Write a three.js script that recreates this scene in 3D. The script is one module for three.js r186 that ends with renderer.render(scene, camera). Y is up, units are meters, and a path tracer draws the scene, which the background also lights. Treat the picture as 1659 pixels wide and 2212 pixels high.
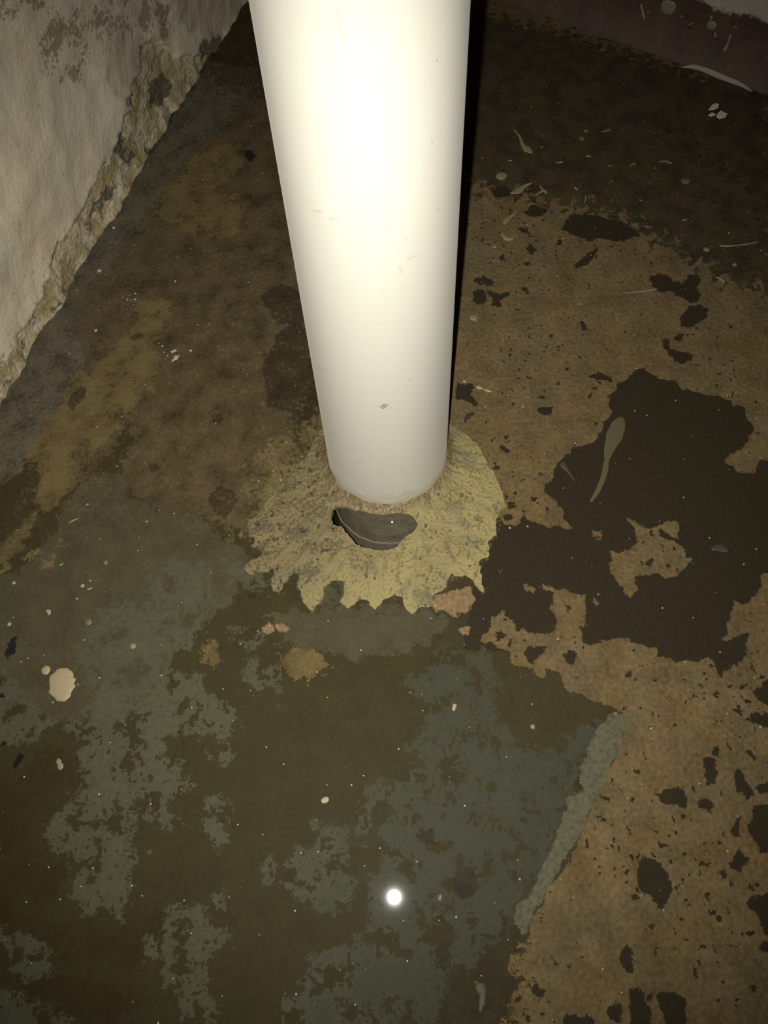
import * as THREE from 'three';

// ------------------------------------------------------------------ camera, light, exposure
const W = 1659, H = 2212, FOCAL = 1790;                 // picture size and focal length in pixels
const scene = new THREE.Scene();
scene.background = new THREE.Color(0x000000);
const V = (x, y, z) => new THREE.Vector3(x, y, z);
const camRay = (px, py) => V((px - W / 2) / FOCAL, -(py - H / 2) / FOCAL, -1);
// straight down is where the flash mirrors in the wet floor, a hair right of the glint
const downCam = camRay(872, 1940).normalize();
const upCam = downCam.clone().negate();
const fwdCam = V(0, 0, -1).addScaledVector(upCam, -V(0, 0, -1).dot(upCam)).normalize();
const sideCam = fwdCam.clone().cross(upCam);
const toWorld = v => V(sideCam.dot(v), upCam.dot(v), -fwdCam.dot(v));
const PIPE_R = 0.057;                                   // a four-inch drain pipe
const baseDepth = 2 * PIPE_R * FOCAL / 254;
const CAM = toWorld(camRay(837, 985).multiplyScalar(baseDepth)).negate();   // the pipe's foot is the origin
const ray = (px, py) => toWorld(camRay(px, py)).normalize();
const camera = new THREE.PerspectiveCamera(2 * Math.atan(H / 2 / FOCAL) * 180 / Math.PI, W / H, 0.01, 20);
camera.position.copy(CAM);
camera.quaternion.setFromRotationMatrix(new THREE.Matrix4().makeBasis(toWorld(V(1, 0, 0)), toWorld(V(0, 1, 0)), toWorld(V(0, 0, 1))));
camera.updateMatrixWorld(true);

// the only light: the flash beside the lens
const FLASH_AT = CAM.clone().add(toWorld(V(-0.0145, 0, 0)));
const FLASH_AIM = CAM.clone().add(ray(800, 1090));
const BEAM = 47 * Math.PI / 180;
const FLASH_POWER = 2.95;
const flashColor = new THREE.Color(1.0, 0.96, 0.88);
const flash = new THREE.SpotLight(flashColor, FLASH_POWER, 0, BEAM, 1, 2);
flash.position.copy(FLASH_AT).addScaledVector(FLASH_AIM.clone().sub(FLASH_AT).normalize(), 0.003);
flash.target.position.copy(FLASH_AIM);
flash.castShadow = true; flash.shadow.mapSize.set(2048, 2048); flash.shadow.radius = 0.13;
flash.shadow.camera.near = 0.02; flash.shadow.camera.far = 6; flash.shadow.bias = -0.0005;
flash.name = 'flash_light';
scene.add(flash, flash.target);

const renderer = new THREE.WebGLRenderer({ antialias: true });
renderer.toneMapping = THREE.LinearToneMapping;
renderer.toneMappingExposure = 1.0;
renderer.shadowMap.enabled = true;

// ------------------------------------------------------------------ helpers
let seed = 20240611;
const rnd = () => { seed = (seed * 1664525 + 1013904223) >>> 0; return seed / 4294967296; };
const PERM = new Uint8Array(512);
{ const p = [...Array(256).keys()]; for (let i = 255; i > 0; i--) { const j = Math.floor(rnd() * (i + 1)); [p[i], p[j]] = [p[j], p[i]]; } for (let i = 0; i < 512; i++) PERM[i] = p[i & 255]; }
const GX = new Float32Array(256), GY = new Float32Array(256);
for (let i = 0; i < 256; i++) { GX[i] = Math.cos(i * 2.399963) * 1.5; GY[i] = Math.sin(i * 2.399963) * 1.5; }
function n2(x, y) {
  const xf = Math.floor(x), yf = Math.floor(y), X = xf & 255, Y = yf & 255; x -= xf; y -= yf;
  const u = x * x * x * (x * (x * 6 - 15) + 10), v = y * y * y * (y * (y * 6 - 15) + 10);
  const a = PERM[PERM[X] + Y], b = PERM[PERM[X + 1] + Y], c = PERM[PERM[X] + Y + 1], d = PERM[PERM[X + 1] + Y + 1];
  const p = GX[a] * x + GY[a] * y, q = GX[b] * (x - 1) + GY[b] * y, r = GX[c] * x + GY[c] * (y - 1), s = GX[d] * (x - 1) + GY[d] * (y - 1);
  const e = p + u * (q - p), f = r + u * (s - r); return e + v * (f - e);
}
const fbm = (x, y, o) => { let s = 0, a = 0.55; for (let i = 0; i < o; i++) { s += a * n2(x, y); x = x * 2.03 + 17.3; y = y * 2.03 - 9.1; a *= 0.52; } return s; };
const clamp = (x, a = 0, b = 1) => x < a ? a : x > b ? b : x;
const sst = (a, b, x) => { const t = clamp((x - a) / (b - a)); return t * t * (3 - 2 * t); };
const lerp = (a, b, t) => a + (b - a) * t;
const lin = c => { c /= 255; return c <= 0.04045 ? c / 12.92 : Math.pow((c + 0.055) / 1.055, 2.4); };
const SRGB = new Uint8Array(4097);
for (let i = 0; i <= 4096; i++) { const c = i / 4096; SRGB[i] = Math.round(255 * (c <= 0.0031308 ? 12.92 * c : 1.055 * Math.pow(c, 1 / 2.4) - 0.055)); }
const enc = c => SRGB[Math.round(clamp(c) * 4096)];

// where a pixel's ray meets the floor, a wall, the pipe
function onFloor(px, py, h = 0) { const d = ray(px, py); return CAM.clone().addScaledVector(d, (h - CAM.y) / d.y); }
const zoom = (x0, y0, w) => { const s = w / 1659; return pts => pts.map(([x, y]) => [x0 + x * s, y0 + y * s]); };
// frames in which outlines were noted
const zA = zoom(0, 0, 600), zB = zoom(0, 400, 600), zC = zoom(1000, 0, 659), zD = zoom(1000, 400, 659), zE = zoom(1000, 800, 659), zF = zoom(500, 900, 600),
  zH = zoom(0, 800, 600), zI = zoom(0, 1200, 600), zJ = zoom(500, 1200, 600), zK = zoom(1000, 1200, 659), zL = zoom(0, 1700, 600), zM = zoom(500, 1700, 600),
  zN = zoom(1000, 1700, 659), zO = zoom(500, 0, 600), zQ = zoom(600, 500, 500), zP = pts => pts;

// base colours: measured colour of a spot divided by the light that the flash puts there
function albedo(r, g, b, px, py, normal = V(0, 1, 0), at = onFloor(px, py)) {
  const l = FLASH_AT.clone().sub(at), d2 = l.lengthSq(); l.normalize();
  const axis = FLASH_AIM.clone().sub(FLASH_AT).normalize(), ch = Math.cos(BEAM);
  const t = clamp((-l.dot(axis) - ch) / (1 - ch)), beam = t * t * (3 - 2 * t);
  const k = FLASH_POWER * beam * Math.max(0.05, l.dot(normal)) / d2 / Math.PI;
  return [lin(r) / k / flashColor.r, lin(g) / k / flashColor.g, lin(b) / k / flashColor.b];
}

class Masks {                                           // outlines filled into a bit field over a rectangle in metres
  constructor(x0, x1, y0, y1, res) { Object.assign(this, { x0, y0, res, w: Math.ceil((x1 - x0) / res), h: Math.ceil((y1 - y0) / res) }); this.d = new Uint16Array(this.w * this.h); }
  fill(bit, poly, clear = false) {
    const m = 1 << bit, P = poly.map(([x, y]) => [(x - this.x0) / this.res, (y - this.y0) / this.res]);
    let lo = Infinity, hi = -Infinity; for (const p of P) { lo = Math.min(lo, p[1]); hi = Math.max(hi, p[1]); }
    for (let y = Math.max(0, Math.floor(lo)); y <= Math.min(this.h - 1, Math.ceil(hi)); y++) {
      const xs = []; for (let i = 0, j = P.length - 1; i < P.length; j = i++) { const a = P[i], b = P[j]; if ((a[1] > y) !== (b[1] > y)) xs.push(a[0] + (y - a[1]) / (b[1] - a[1]) * (b[0] - a[0])); }
      xs.sort((a, b) => a - b);
      for (let k = 0; k + 1 < xs.length; k += 2) for (let x = Math.max(0, Math.ceil(xs[k])); x <= Math.min(this.w - 1, Math.floor(xs[k + 1])); x++) { if (clear) this.d[y * this.w + x] &= ~m; else this.d[y * this.w + x] |= m; }
    }
  }
  at(x, y, out) {                                       // bilinear weight of every bit
    const fx = (x - this.x0) / this.res, fy = (y - this.y0) / this.res, X = Math.floor(fx), Y = Math.floor(fy);
    if (X < 0 || Y < 0 || X + 1 >= this.w || Y + 1 >= this.h) { out.fill(0); return; }
    const i = Y * this.w + X, a = this.d[i], b = this.d[i + 1], c = this.d[i + this.w], d = this.d[i + this.w + 1];
    if (a === b && a === c && a === d) { for (let k = 0; k < 16; k++) out[k] = (a >> k) & 1; return; }
    const u = fx - X, v = fy - Y, wa = (1 - u) * (1 - v), wb = u * (1 - v), wc = (1 - u) * v, wd = u * v;
    for (let k = 0; k < 16; k++) out[k] = wa * ((a >> k) & 1) + wb * ((b >> k) & 1) + wc * ((c >> k) & 1) + wd * ((d >> k) & 1);
  }
}

// a set of colour, roughness and bump textures from a function over a rectangle in metres
function bake(w, h, x0, x1, y0, y1, fn) {
  const col = new Uint8Array(w * h * 4), rou = new Uint8Array(w * h * 4), bmp = new Uint8Array(w * h * 4), o = { r: 0, g: 0, b: 0, rough: 0.5, h: 0.5 };
  for (let j = 0; j < h; j++) for (let i = 0; i < w; i++) {
    fn(x0 + (i + 0.5) / w * (x1 - x0), y0 + (j + 0.5) / h * (y1 - y0), o);
    const k = (j * w + i) * 4;
    col[k] = enc(o.r); col[k + 1] = enc(o.g); col[k + 2] = enc(o.b); col[k + 3] = 255;
    rou[k] = rou[k + 1] = rou[k + 2] = clamp(o.rough) * 255; rou[k + 3] = 255;
    bmp[k] = bmp[k + 1] = bmp[k + 2] = clamp(o.h) * 255; bmp[k + 3] = 255;
  }
  const mk = (d, s) => { const t = new THREE.DataTexture(d, w, h, THREE.RGBAFormat); t.magFilter = THREE.LinearFilter; t.minFilter = THREE.LinearFilter; if (s) t.colorSpace = THREE.SRGBColorSpace; t.needsUpdate = true; return t; };
  return { map: mk(col, true), roughnessMap: mk(rou), bumpMap: mk(bmp) };
}

class Geo {                                             // triangles gathered by material slot
  constructor() { this.p = []; this.uv = []; this.slots = []; }
  tri(slot, a, b, c, ua = [0, 0], ub = [0, 0], uc = [0, 0]) { (this.slots[slot] ??= []).push([a, b, c, ua, ub, uc]); }
  quad(slot, a, b, c, d, ua, ub, uc, ud) { this.tri(slot, a, b, c, ua, ub, uc); this.tri(slot, a, c, d, ua, uc, ud); }
  build(smooth) {
    const g = new THREE.BufferGeometry(), pos = [], uv = [];
    this.slots.forEach((ts, s) => { if (!ts) return; const st = pos.length / 3; for (const t of ts) { pos.push(...t[0], ...t[1], ...t[2]); uv.push(...t[3], ...t[4], ...t[5]); } g.addGroup(st, pos.length / 3 - st, s); });
    g.setAttribute('position', new THREE.Float32BufferAttribute(pos, 3)); g.setAttribute('uv', new THREE.Float32BufferAttribute(uv, 2));
    g.computeVertexNormals(); return g;
  }
}
function put(o, name, parent = scene, data = {}) { o.name = name; o.castShadow = o.receiveShadow = true; Object.assign(o.userData, data); parent.add(o); return o; }
const counts = {};
const numbered = n => { const k = counts[n] = (counts[n] ?? -1) + 1; return k ? `${n}_${String(k).padStart(3, '0')}` : n; };

// ------------------------------------------------------------------ outlines on the floor
const T_TAN = 0, T_DARK = 1, T_PUDDLE = 2, T_STRIP = 3, T_GREY = 4, T_FILM = 5, T_BROWN = 6, T_STREAK = 7, T_OCHRE = 8, T_BLACK = 9, T_PINK = 10, T_FALLOFF_STAIN = 11, T_SIDE = 12, T_RUST = 13, T_CRUST = 14;
const fm = new Masks(-0.75, 0.95, -1.05, 0.75, 0.0006);
const floorPts = px => px.map(([x, y]) => { const p = onFloor(x, y); return [p.x, p.z]; });
const ff = (bit, ...polys) => { for (const p of polys) fm.fill(bit, floorPts(p)); };

ff(T_PUDDLE, [[1180, 780], [1700, 760], [1700, 1480], [1560, 1480], [1250, 1420], [1000, 1400], [1040, 1180], [1150, 1000]]);
ff(T_TAN, [...zE([[2900, 420], [1760, 485], [1600, 495], [1590, 560], [1525, 565], [1480, 545], [1470, 515], [1425, 500], [1450, 455], [1520, 420], [1560, 380], [1555, 355], [1585, 320], [1570, 285], [1535, 260], [1535, 200], [1490, 180], [1480, 200], [1455, 165], [1370, 140], [1320, 135], [1290, 120], [1200, 100], [1165, 70], [1080, 50], [1010, 10], [985, -20], [920, 15], [905, 50], [850, 65], [835, 105], [800, 130], [790, 170], [800, 210], [800, 250], [770, 290], [765, 325], [730, 345], [715, 390], [650, 410], [600, 415], [590, 450], [555, 460], [525, 510], [495, 545], [495, 575], [455, 600], [440, 640], [470, 690], [515, 710], [520, 735], [540, 755], [545, 795], [575, 815], [595, 858], [500, 850], [470, 855], [410, 830], [365, 820], [330, 790], [310, 815], [295, 835], [230, 840], [190, 820], [215, 800], [150, 800], [-60, 600]]), [900, 1000], [880, -60], [2600, -60]],
  zE([[890, 795], [920, 810], [950, 830], [1025, 855], [1080, 840], [1120, 815], [1160, 820], [1172, 860], [1172, 905], [1130, 900], [1085, 870], [1060, 880], [1075, 910], [1130, 920], [1160, 940], [1200, 975], [1220, 1005], [1250, 1035], [1215, 1065], [1160, 1115], [1105, 1130], [1050, 1110], [1000, 1115], [940, 1115], [930, 1140], [955, 1185], [905, 1240], [885, 1210], [860, 1170], [810, 1115], [795, 1080], [810, 1040], [800, 985], [850, 985], [880, 990], [920, 970], [945, 940], [935, 905], [925, 850], [905, 825]]),
  zE([[700, 865], [750, 865], [755, 900], [740, 930], [712, 915]]), zE([[190, 1080], [215, 1075], [205, 1115]]), zE([[325, 1165], [350, 1160], [405, 1190], [385, 1215], [340, 1195]]), zK([[708, 245], [725, 240], [740, 257], [722, 272], [708, 262]]),
  [...zK([[85, 470], [120, 410], [145, 390], [150, 340], [195, 325], [215, 295], [235, 305], [230, 330], [290, 375], [285, 415], [330, 405], [380, 425], [430, 430], [500, 415], [515, 350], [500, 310], [460, 285], [495, 260], [495, 215], [440, 170], [440, 150], [495, 185], [550, 180], [580, 200], [670, 215], [660, 290], [665, 345], [675, 380], [640, 385], [655, 430], [645, 455], [690, 490], [760, 465], [860, 443], [900, 455], [920, 475], [980, 480], [1050, 510], [1060, 550], [1120, 555], [1175, 570], [1240, 575], [1320, 560], [1365, 565], [1370, 610], [1410, 675], [1415, 635], [1465, 600], [1510, 570], [1530, 540], [1545, 470], [1545, 425], [1500, 430], [1465, 445], [1430, 465], [1400, 455], [1435, 430], [1440, 400], [1425, 370], [1450, 340], [1475, 275], [1475, 240], [1510, 260], [1560, 260], [1610, 200], [1640, 100], [1760, 60], [2900, 100]]), [2150, 2700],
    ...zN([[150, 1500], [200, 1280], [245, 1180], [275, 1110], [325, 1050], [270, 1020], [255, 990], [270, 860], [345, 850], [370, 740], [430, 630], [470, 540], [560, 440], [610, 350], [640, 220], [700, 130], [740, 0]]),
    ...zK([[720, 1385], [760, 1220], [840, 1090], [905, 900], [850, 850], [790, 810], [700, 780], [600, 750], [555, 720], [545, 660], [520, 630], [480, 625], [450, 600], [445, 655], [400, 650], [350, 610], [320, 600], [265, 590], [250, 520], [190, 500], [155, 470], [120, 480]])]);
ff(T_PINK, zF([[1225, 1075], [1280, 1050], [1330, 1045], [1340, 1020], [1370, 1030], [1400, 1015], [1425, 1020], [1430, 1060], [1458, 1090], [1440, 1130], [1400, 1160], [1355, 1175], [1345, 1205], [1285, 1170], [1240, 1150], [1190, 1130]]),
  zJ([[1360, 430], [1425, 425], [1420, 480], [1385, 470]]), zJ([[180, 440], [220, 400], [260, 430], [240, 470], [190, 470]]), zJ([[270, 410], [320, 395], [350, 440], [310, 460], [275, 450]]));
ff(T_DARK,
  zD([[530, 235], [600, 150], [650, 160], [720, 165], [790, 185], [850, 190], [880, 210], [935, 240], [960, 275], [900, 290], [840, 305], [790, 300], [740, 290], [690, 300], [640, 290], [600, 265], [555, 250]]),
  zD([[155, 45], [180, 10], [230, -5], [270, 20], [250, 60], [200, 68], [170, 55]]), zD([[330, 150], [380, 110], [460, 130], [440, 165], [390, 175]]), zD([[300, 240], [340, 235], [370, 265], [320, 262]]),
  zD([[340, 335], [370, 325], [405, 350], [375, 378], [350, 365]]), zD([[500, 300], [530, 290], [540, 320], [515, 328]]), zD([[680, 380], [715, 330], [735, 345], [715, 390], [690, 420], [665, 440], [620, 445], [605, 432], [640, 405]]),
  zD([[65, 500], [95, 505], [115, 490], [140, 510], [150, 510], [175, 530], [160, 548], [125, 540], [95, 545], [65, 525]]), zD([[55, 590], [75, 565], [110, 570], [135, 610], [125, 640], [80, 650], [45, 620]]),
  zD([[125, 570], [150, 562], [165, 580], [205, 590], [250, 575], [258, 605], [210, 625], [195, 660], [150, 655], [160, 620], [130, 590]]),
  zD([[1018, 495], [1060, 490], [1100, 478], [1150, 520], [1190, 535], [1230, 490], [1265, 478], [1290, 510], [1275, 560], [1298, 600], [1280, 630], [1235, 642], [1200, 605], [1155, 600], [1150, 585], [1065, 575], [1050, 555], [1025, 545]]),
  zD([[1180, 710], [1225, 660], [1290, 645], [1335, 675], [1320, 710], [1285, 755], [1240, 765], [1190, 770], [1180, 740]]), zD([[1150, 820], [1195, 800], [1195, 850], [1160, 845]]),
  zD([[1085, 840], [1100, 830], [1125, 850], [1130, 885], [1190, 905], [1245, 915], [1250, 950], [1205, 975], [1170, 965], [1120, 930], [1110, 900], [1085, 880]]), zD([[1250, 975], [1280, 965], [1280, 980]]), zD([[630, 745], [655, 735], [675, 790], [645, 785]]),
  zD([[690, 1040], [735, 1010], [760, 1025], [805, 1045], [805, 1075], [770, 1060], [745, 1050], [725, 1060]]), zD([[705, 1100], [735, 1100], [730, 1115], [710, 1115]]), zD([[720, 1065], [745, 1065], [735, 1082]]), zD([[1330, 940], [1360, 945], [1350, 958]]), zD([[320, 425], [345, 415], [370, 425], [340, 438]]), zD([[195, 385], [220, 375], [230, 400], [205, 410]]), zD([[1195, 330], [1225, 325], [1215, 350]]), zD([[320, 560], [345, 558], [372, 580], [340, 592]]),
  zE([[-40, 65], [55, 75], [40, 130], [80, 185], [60, 195], [0, 160], [-40, 170]]),
  zE([[415, 200], [440, 190], [480, 200], [480, 235], [450, 250], [415, 225]]), zE([[405, 150], [430, 130], [460, 158]]), zE([[262, 180], [290, 175], [280, 200]]), zE([[205, 420], [225, 410], [255, 435], [235, 450], [210, 435]]), zE([[215, 360], [245, 350], [240, 375]]),
  zE([[415, 555], [445, 555], [425, 572]]), zE([[370, 685], [410, 690], [395, 715], [370, 705]]), zE([[250, 720], [290, 720], [280, 750], [250, 740]]), zE([[230, 660], [250, 690], [240, 700]]), zE([[215, 785], [265, 780], [270, 810], [230, 815]]), zE([[665, 140], [690, 115], [695, 130], [680, 150]]),
  zE([[705, 285], [735, 295], [720, 305]]), zE([[450, 745], [475, 745], [460, 780]]), zE([[155, 370], [175, 365], [165, 390]]), zE([[985, 1055], [1030, 1020], [1045, 1030], [1010, 1065]]), zE([[1090, 1060], [1125, 1055], [1110, 1072]]),
  zK([[178, 430], [210, 415], [230, 440], [200, 455]]), zK([[325, 450], [345, 465], [330, 470]]), zK([[245, 465], [270, 455], [250, 500]]), zK([[340, 525], [370, 500], [455, 480], [440, 530], [405, 555], [375, 600], [350, 570]]), zK([[545, 540], [575, 515], [610, 520], [605, 595], [570, 590], [550, 570]]),
  zK([[890, 650], [915, 632], [915, 670], [893, 668]]), zK([[930, 665], [955, 670], [945, 680]]), zK([[545, 255], [575, 275], [572, 310], [560, 285]]), zK([[1365, 1060], [1395, 1040], [1395, 1090], [1365, 1085]]), zK([[1310, 1095], [1370, 1105], [1378, 1180], [1375, 1220], [1325, 1250], [1310, 1200], [1318, 1150]]),
  zK([[1545, 1070], [1565, 1060], [1585, 1090], [1570, 1100]]), zK([[1480, 1170], [1500, 1155], [1520, 1210], [1560, 1245], [1585, 1305], [1550, 1330], [1520, 1280], [1480, 1280], [1478, 1220]]), zK([[1590, 745], [1630, 700], [1700, 640], [1700, 830], [1600, 790]]), zK([[1565, 870], [1600, 845], [1700, 890], [1700, 930], [1570, 915]]),
  zK([[1470, 830], [1500, 840], [1530, 850], [1510, 875]]), zK([[1565, 565], [1600, 635], [1580, 620]]), zK([[1545, 300], [1565, 310], [1555, 320]]), zK([[1600, 1270], [1659, 1230], [1700, 1300], [1620, 1300]]), zK([[1045, 1290], [1090, 1265], [1200, 1275], [1225, 1310], [1200, 1375], [1130, 1350], [1080, 1330]]),
  zK([[1275, 1340], [1320, 1320], [1380, 1350], [1340, 1400], [1300, 1370]]), zK([[1575, 1370], [1640, 1350], [1700, 1385]]), zK([[1240, 1270], [1255, 1255], [1250, 1295]]), zK([[1395, 1290], [1415, 1275], [1410, 1310]]), zK([[850, 1265], [875, 1280], [860, 1285]]), zK([[1285, 715], [1305, 710], [1300, 730]]), zK([[1360, 760], [1390, 740], [1380, 775]]),
  zN([[940, 440], [980, 385], [1040, 390], [1080, 395], [1085, 450], [1120, 480], [1135, 540], [1115, 640], [1075, 655], [1030, 620], [1005, 575], [960, 555], [950, 500]]), zN([[905, 590], [930, 565], [950, 600], [925, 625]]), zN([[890, 855], [925, 890], [930, 945], [915, 1005], [885, 1010], [855, 960], [860, 890]]),
  zN([[1075, 315], [1110, 300], [1125, 318], [1090, 328]]), zN([[1195, 350], [1215, 345], [1215, 365]]), zN([[1445, 415], [1505, 340], [1565, 395], [1515, 430], [1510, 465], [1460, 450]]), zN([[1390, 480], [1420, 445], [1445, 500], [1400, 500]]), zN([[1560, 600], [1659, 580], [1700, 600], [1700, 800], [1640, 790], [1600, 700], [1550, 625]]),
  zN([[1530, 555], [1570, 540], [1575, 570]]), zN([[1580, 120], [1620, 100], [1700, 120], [1700, 360], [1620, 360], [1590, 300], [1560, 220], [1570, 160]]), zN([[1460, 240], [1500, 150], [1510, 270], [1480, 275]]), zN([[1605, 860], [1640, 840], [1700, 860], [1700, 910], [1620, 895]]), zN([[370, 1100], [400, 1070], [440, 1115], [430, 1150], [395, 1135]]),
  zN([[785, 1210], [830, 1165], [875, 1195], [850, 1270], [800, 1270]]), zN([[890, 1110], [930, 1090], [980, 1110], [985, 1160], [1015, 1190], [1030, 1289], [1030, 1450], [890, 1450], [910, 1180]]), zN([[1000, 1130], [1040, 1125], [1035, 1170], [1005, 1170]]), zN([[1075, 1110], [1110, 1100], [1160, 1105], [1200, 1170], [1215, 1240], [1210, 1450], [1110, 1450], [1090, 1240], [1060, 1160]]),
  zN([[545, 1240], [600, 1245], [650, 1255], [690, 1240], [720, 1289], [700, 1440], [560, 1440], [550, 1270]]), zN([[335, 1250], [365, 1245], [375, 1289], [345, 1289]]), zN([[1320, 580], [1345, 600], [1330, 620]]), zN([[1325, 665], [1380, 680], [1370, 695], [1330, 680]]), zN([[1370, 960], [1400, 950], [1395, 975]]), zN([[1360, 850], [1380, 880], [1370, 900]]),
  zN([[1575, 1100], [1615, 1095], [1600, 1130]]), zN([[1300, 415], [1355, 405], [1325, 440]]), zN([[475, 915], [505, 945], [495, 960]]), zN([[560, 975], [590, 950], [575, 995]]), zN([[1190, 145], [1225, 155], [1195, 175]]), zN([[1010, 745], [1045, 760], [1030, 775]]), zN([[1160, 700], [1200, 705], [1180, 720]]), zN([[750, 30], [800, 60], [790, 90], [765, 60]]),
  zN([[1400, 250], [1420, 240], [1415, 270]]), zN([[1580, 520], [1610, 515], [1620, 540], [1590, 545]]), zN([[1195, 825], [1225, 822], [1215, 838]]), zN([[1035, 870], [1060, 900], [1050, 918]]), zN([[1250, 985], [1275, 1000], [1280, 1035], [1260, 1020]]));
ff(T_STRIP, [...zK([[910, 880], [880, 1040], [800, 1130], [770, 1240], [700, 1385]]), ...zN([[740, 0], [690, 140], [640, 220], [600, 330], [510, 460], [470, 540], [400, 660], [350, 780], [310, 800], [280, 740], [300, 650], [380, 560], [420, 460], [500, 300], [540, 160], [590, 50]]), ...zK([[560, 1370], [580, 1290], [640, 1280], [660, 1290], [640, 1200], [660, 1090], [720, 970], [790, 880], [820, 850], [860, 870]])],
  zN([[60, 1060], [110, 1080], [130, 1140], [100, 1220], [80, 1210], [100, 1150]]));
ff(T_GREY,
  zJ([[1210, 580], [1290, 530], [1400, 600], [1500, 560], [1550, 600], [1610, 730], [1640, 760], [1540, 840], [1600, 1000], [1640, 1382], [1060, 1392], [1070, 1290], [1190, 1240], [1030, 1150], [1100, 1080], [1120, 960], [1240, 880], [1160, 850], [1030, 790], [1030, 740], [1100, 690], [1200, 680]]),
  [...zK([[-40, 850], [200, 900], [330, 1050], [500, 1040], [620, 930], [720, 900], [790, 870], [730, 980], [660, 1080], [640, 1200], [560, 1370]]), ...zN([[540, 140], [480, 330], [400, 500], [300, 650], [280, 730], [180, 860], [100, 920], [-60, 1000]])],
  zM([[820, -20], [1659, -20], [1659, 700], [1500, 750], [1400, 730], [1390, 680], [1300, 690], [1220, 800], [1230, 900], [1240, 1050], [1300, 1200], [1250, 1300], [1240, 1500], [300, 1500], [320, 1250], [450, 1150], [500, 1000], [700, 890], [850, 880], [860, 960], [790, 960], [830, 760], [800, 580], [880, 430], [930, 330], [880, 240], [1000, 160], [900, 100], [850, 180], [840, 290], [740, 290], [740, 190], [790, 150], [760, 90]]),
  zM([[300, 480], [390, 370], [480, 340], [510, 260], [490, 180], [540, 220], [650, 225], [710, 280], [690, 370], [750, 450], [640, 490], [750, 550], [720, 700], [620, 770], [480, 740], [380, 640], [310, 580]]),
  zM([[1400, 900], [1480, 830], [1600, 780], [1659, 760], [1659, 860], [1600, 940], [1500, 930], [1420, 960]]), zM([[1370, 1050], [1420, 990], [1490, 1010], [1480, 1090], [1400, 1100]]), zM([[200, 380], [240, 420], [260, 500], [230, 580], [190, 540]]),
  zI([[1070, 0], [1250, 60], [1300, 250], [1230, 330], [1240, 440], [1140, 470], [1160, 560], [1060, 600], [1010, 680], [1100, 720], [1200, 700], [1240, 830], [1380, 880], [1410, 1000], [1390, 1100], [1290, 1090], [1150, 1080], [1000, 1100], [960, 1180], [1100, 1270], [1090, 1350], [1150, 1310], [1190, 1390], [500, 1390], [470, 1160], [350, 960], [450, 930], [600, 900], [450, 650], [600, 300], [800, 250], [1000, 50]]),
  zI([[1250, 1180], [1350, 1110], [1410, 1210], [1370, 1260], [1300, 1240]]), zI([[0, 650], [250, 900], [350, 1000], [200, 1100], [-40, 1150]]),
  zL([[300, 200], [400, 80], [560, -10], [800, -10], [1100, -10], [1000, 160], [1140, 220], [1000, 240], [900, 180], [800, 60], [790, 300], [800, 480], [770, 640], [750, 770], [600, 790], [500, 780], [420, 640], [480, 470], [280, 330]]), zL([[1200, 50], [1380, 60], [1370, 200], [1350, 360], [1260, 330], [1230, 200]]),
  zL([[1000, 720], [1100, 680], [1230, 720], [1280, 850], [1390, 880], [1240, 1020], [1230, 1150], [1300, 1330], [1300, 1500], [1130, 1500], [1080, 1200], [960, 1180], [970, 850]]), zL([[-20, 850], [150, 880], [300, 950], [280, 1150], [130, 1150], [20, 1000]]), zL([[-40, 1180], [200, 1280], [400, 1370], [400, 1500], [-40, 1500]]), zL([[850, 900], [920, 880], [940, 1010], [870, 1010]]), zL([[1260, 600], [1330, 600], [1390, 770], [1330, 780]]),
  zJ([[180, 660], [270, 640], [330, 690], [300, 740], [290, 830], [220, 790], [130, 790], [80, 720], [100, 600]]), zJ([[0, 440], [120, 410], [200, 500], [60, 560], [0, 540]]), zJ([[560, 170], [670, 165], [690, 210], [640, 280], [560, 320], [540, 250]]), zJ([[-60, 20], [60, 10], [200, 120], [220, 190], [80, 170], [-60, 200]]));
ff(T_FILM, [...zH([[380, 800], [560, 600], [720, 640], [760, 760], [960, 800], [1200, 880], [1320, 1000], [1500, 1100], [1480, 1250], [1380, 1382]]), ...zI([[1200, 400], [1000, 650], [900, 900], [650, 1000], [300, 980], [60, 900], [-40, 600], [-40, 100]]), ...zH([[100, 1220], [330, 1000]])]);
ff(T_BROWN, [...zH([[-80, 1260], [0, 1190], [110, 1080], [200, 940], [230, 860], [350, 790], [560, 580], [700, 440], [760, 290], [800, 430], [760, 490], [700, 620], [760, 740], [900, 760], [960, 800], [1180, 860], [1280, 880], [1340, 940], [1450, 950], [1700, 900], [1750, 250]]), [760, 700], [700, 300], [600, 130], ...zA([[1300, 760], [1150, 880], [1000, 1100]]), ...zB([[930, 150], [760, 280], [700, 420], [600, 560], [500, 640], [430, 800], [500, 1050], [390, 1244]]), ...zH([[380, 230], [250, 330], [200, 450], [250, 600], [200, 800], [100, 950], [-80, 1080]])]);
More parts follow.
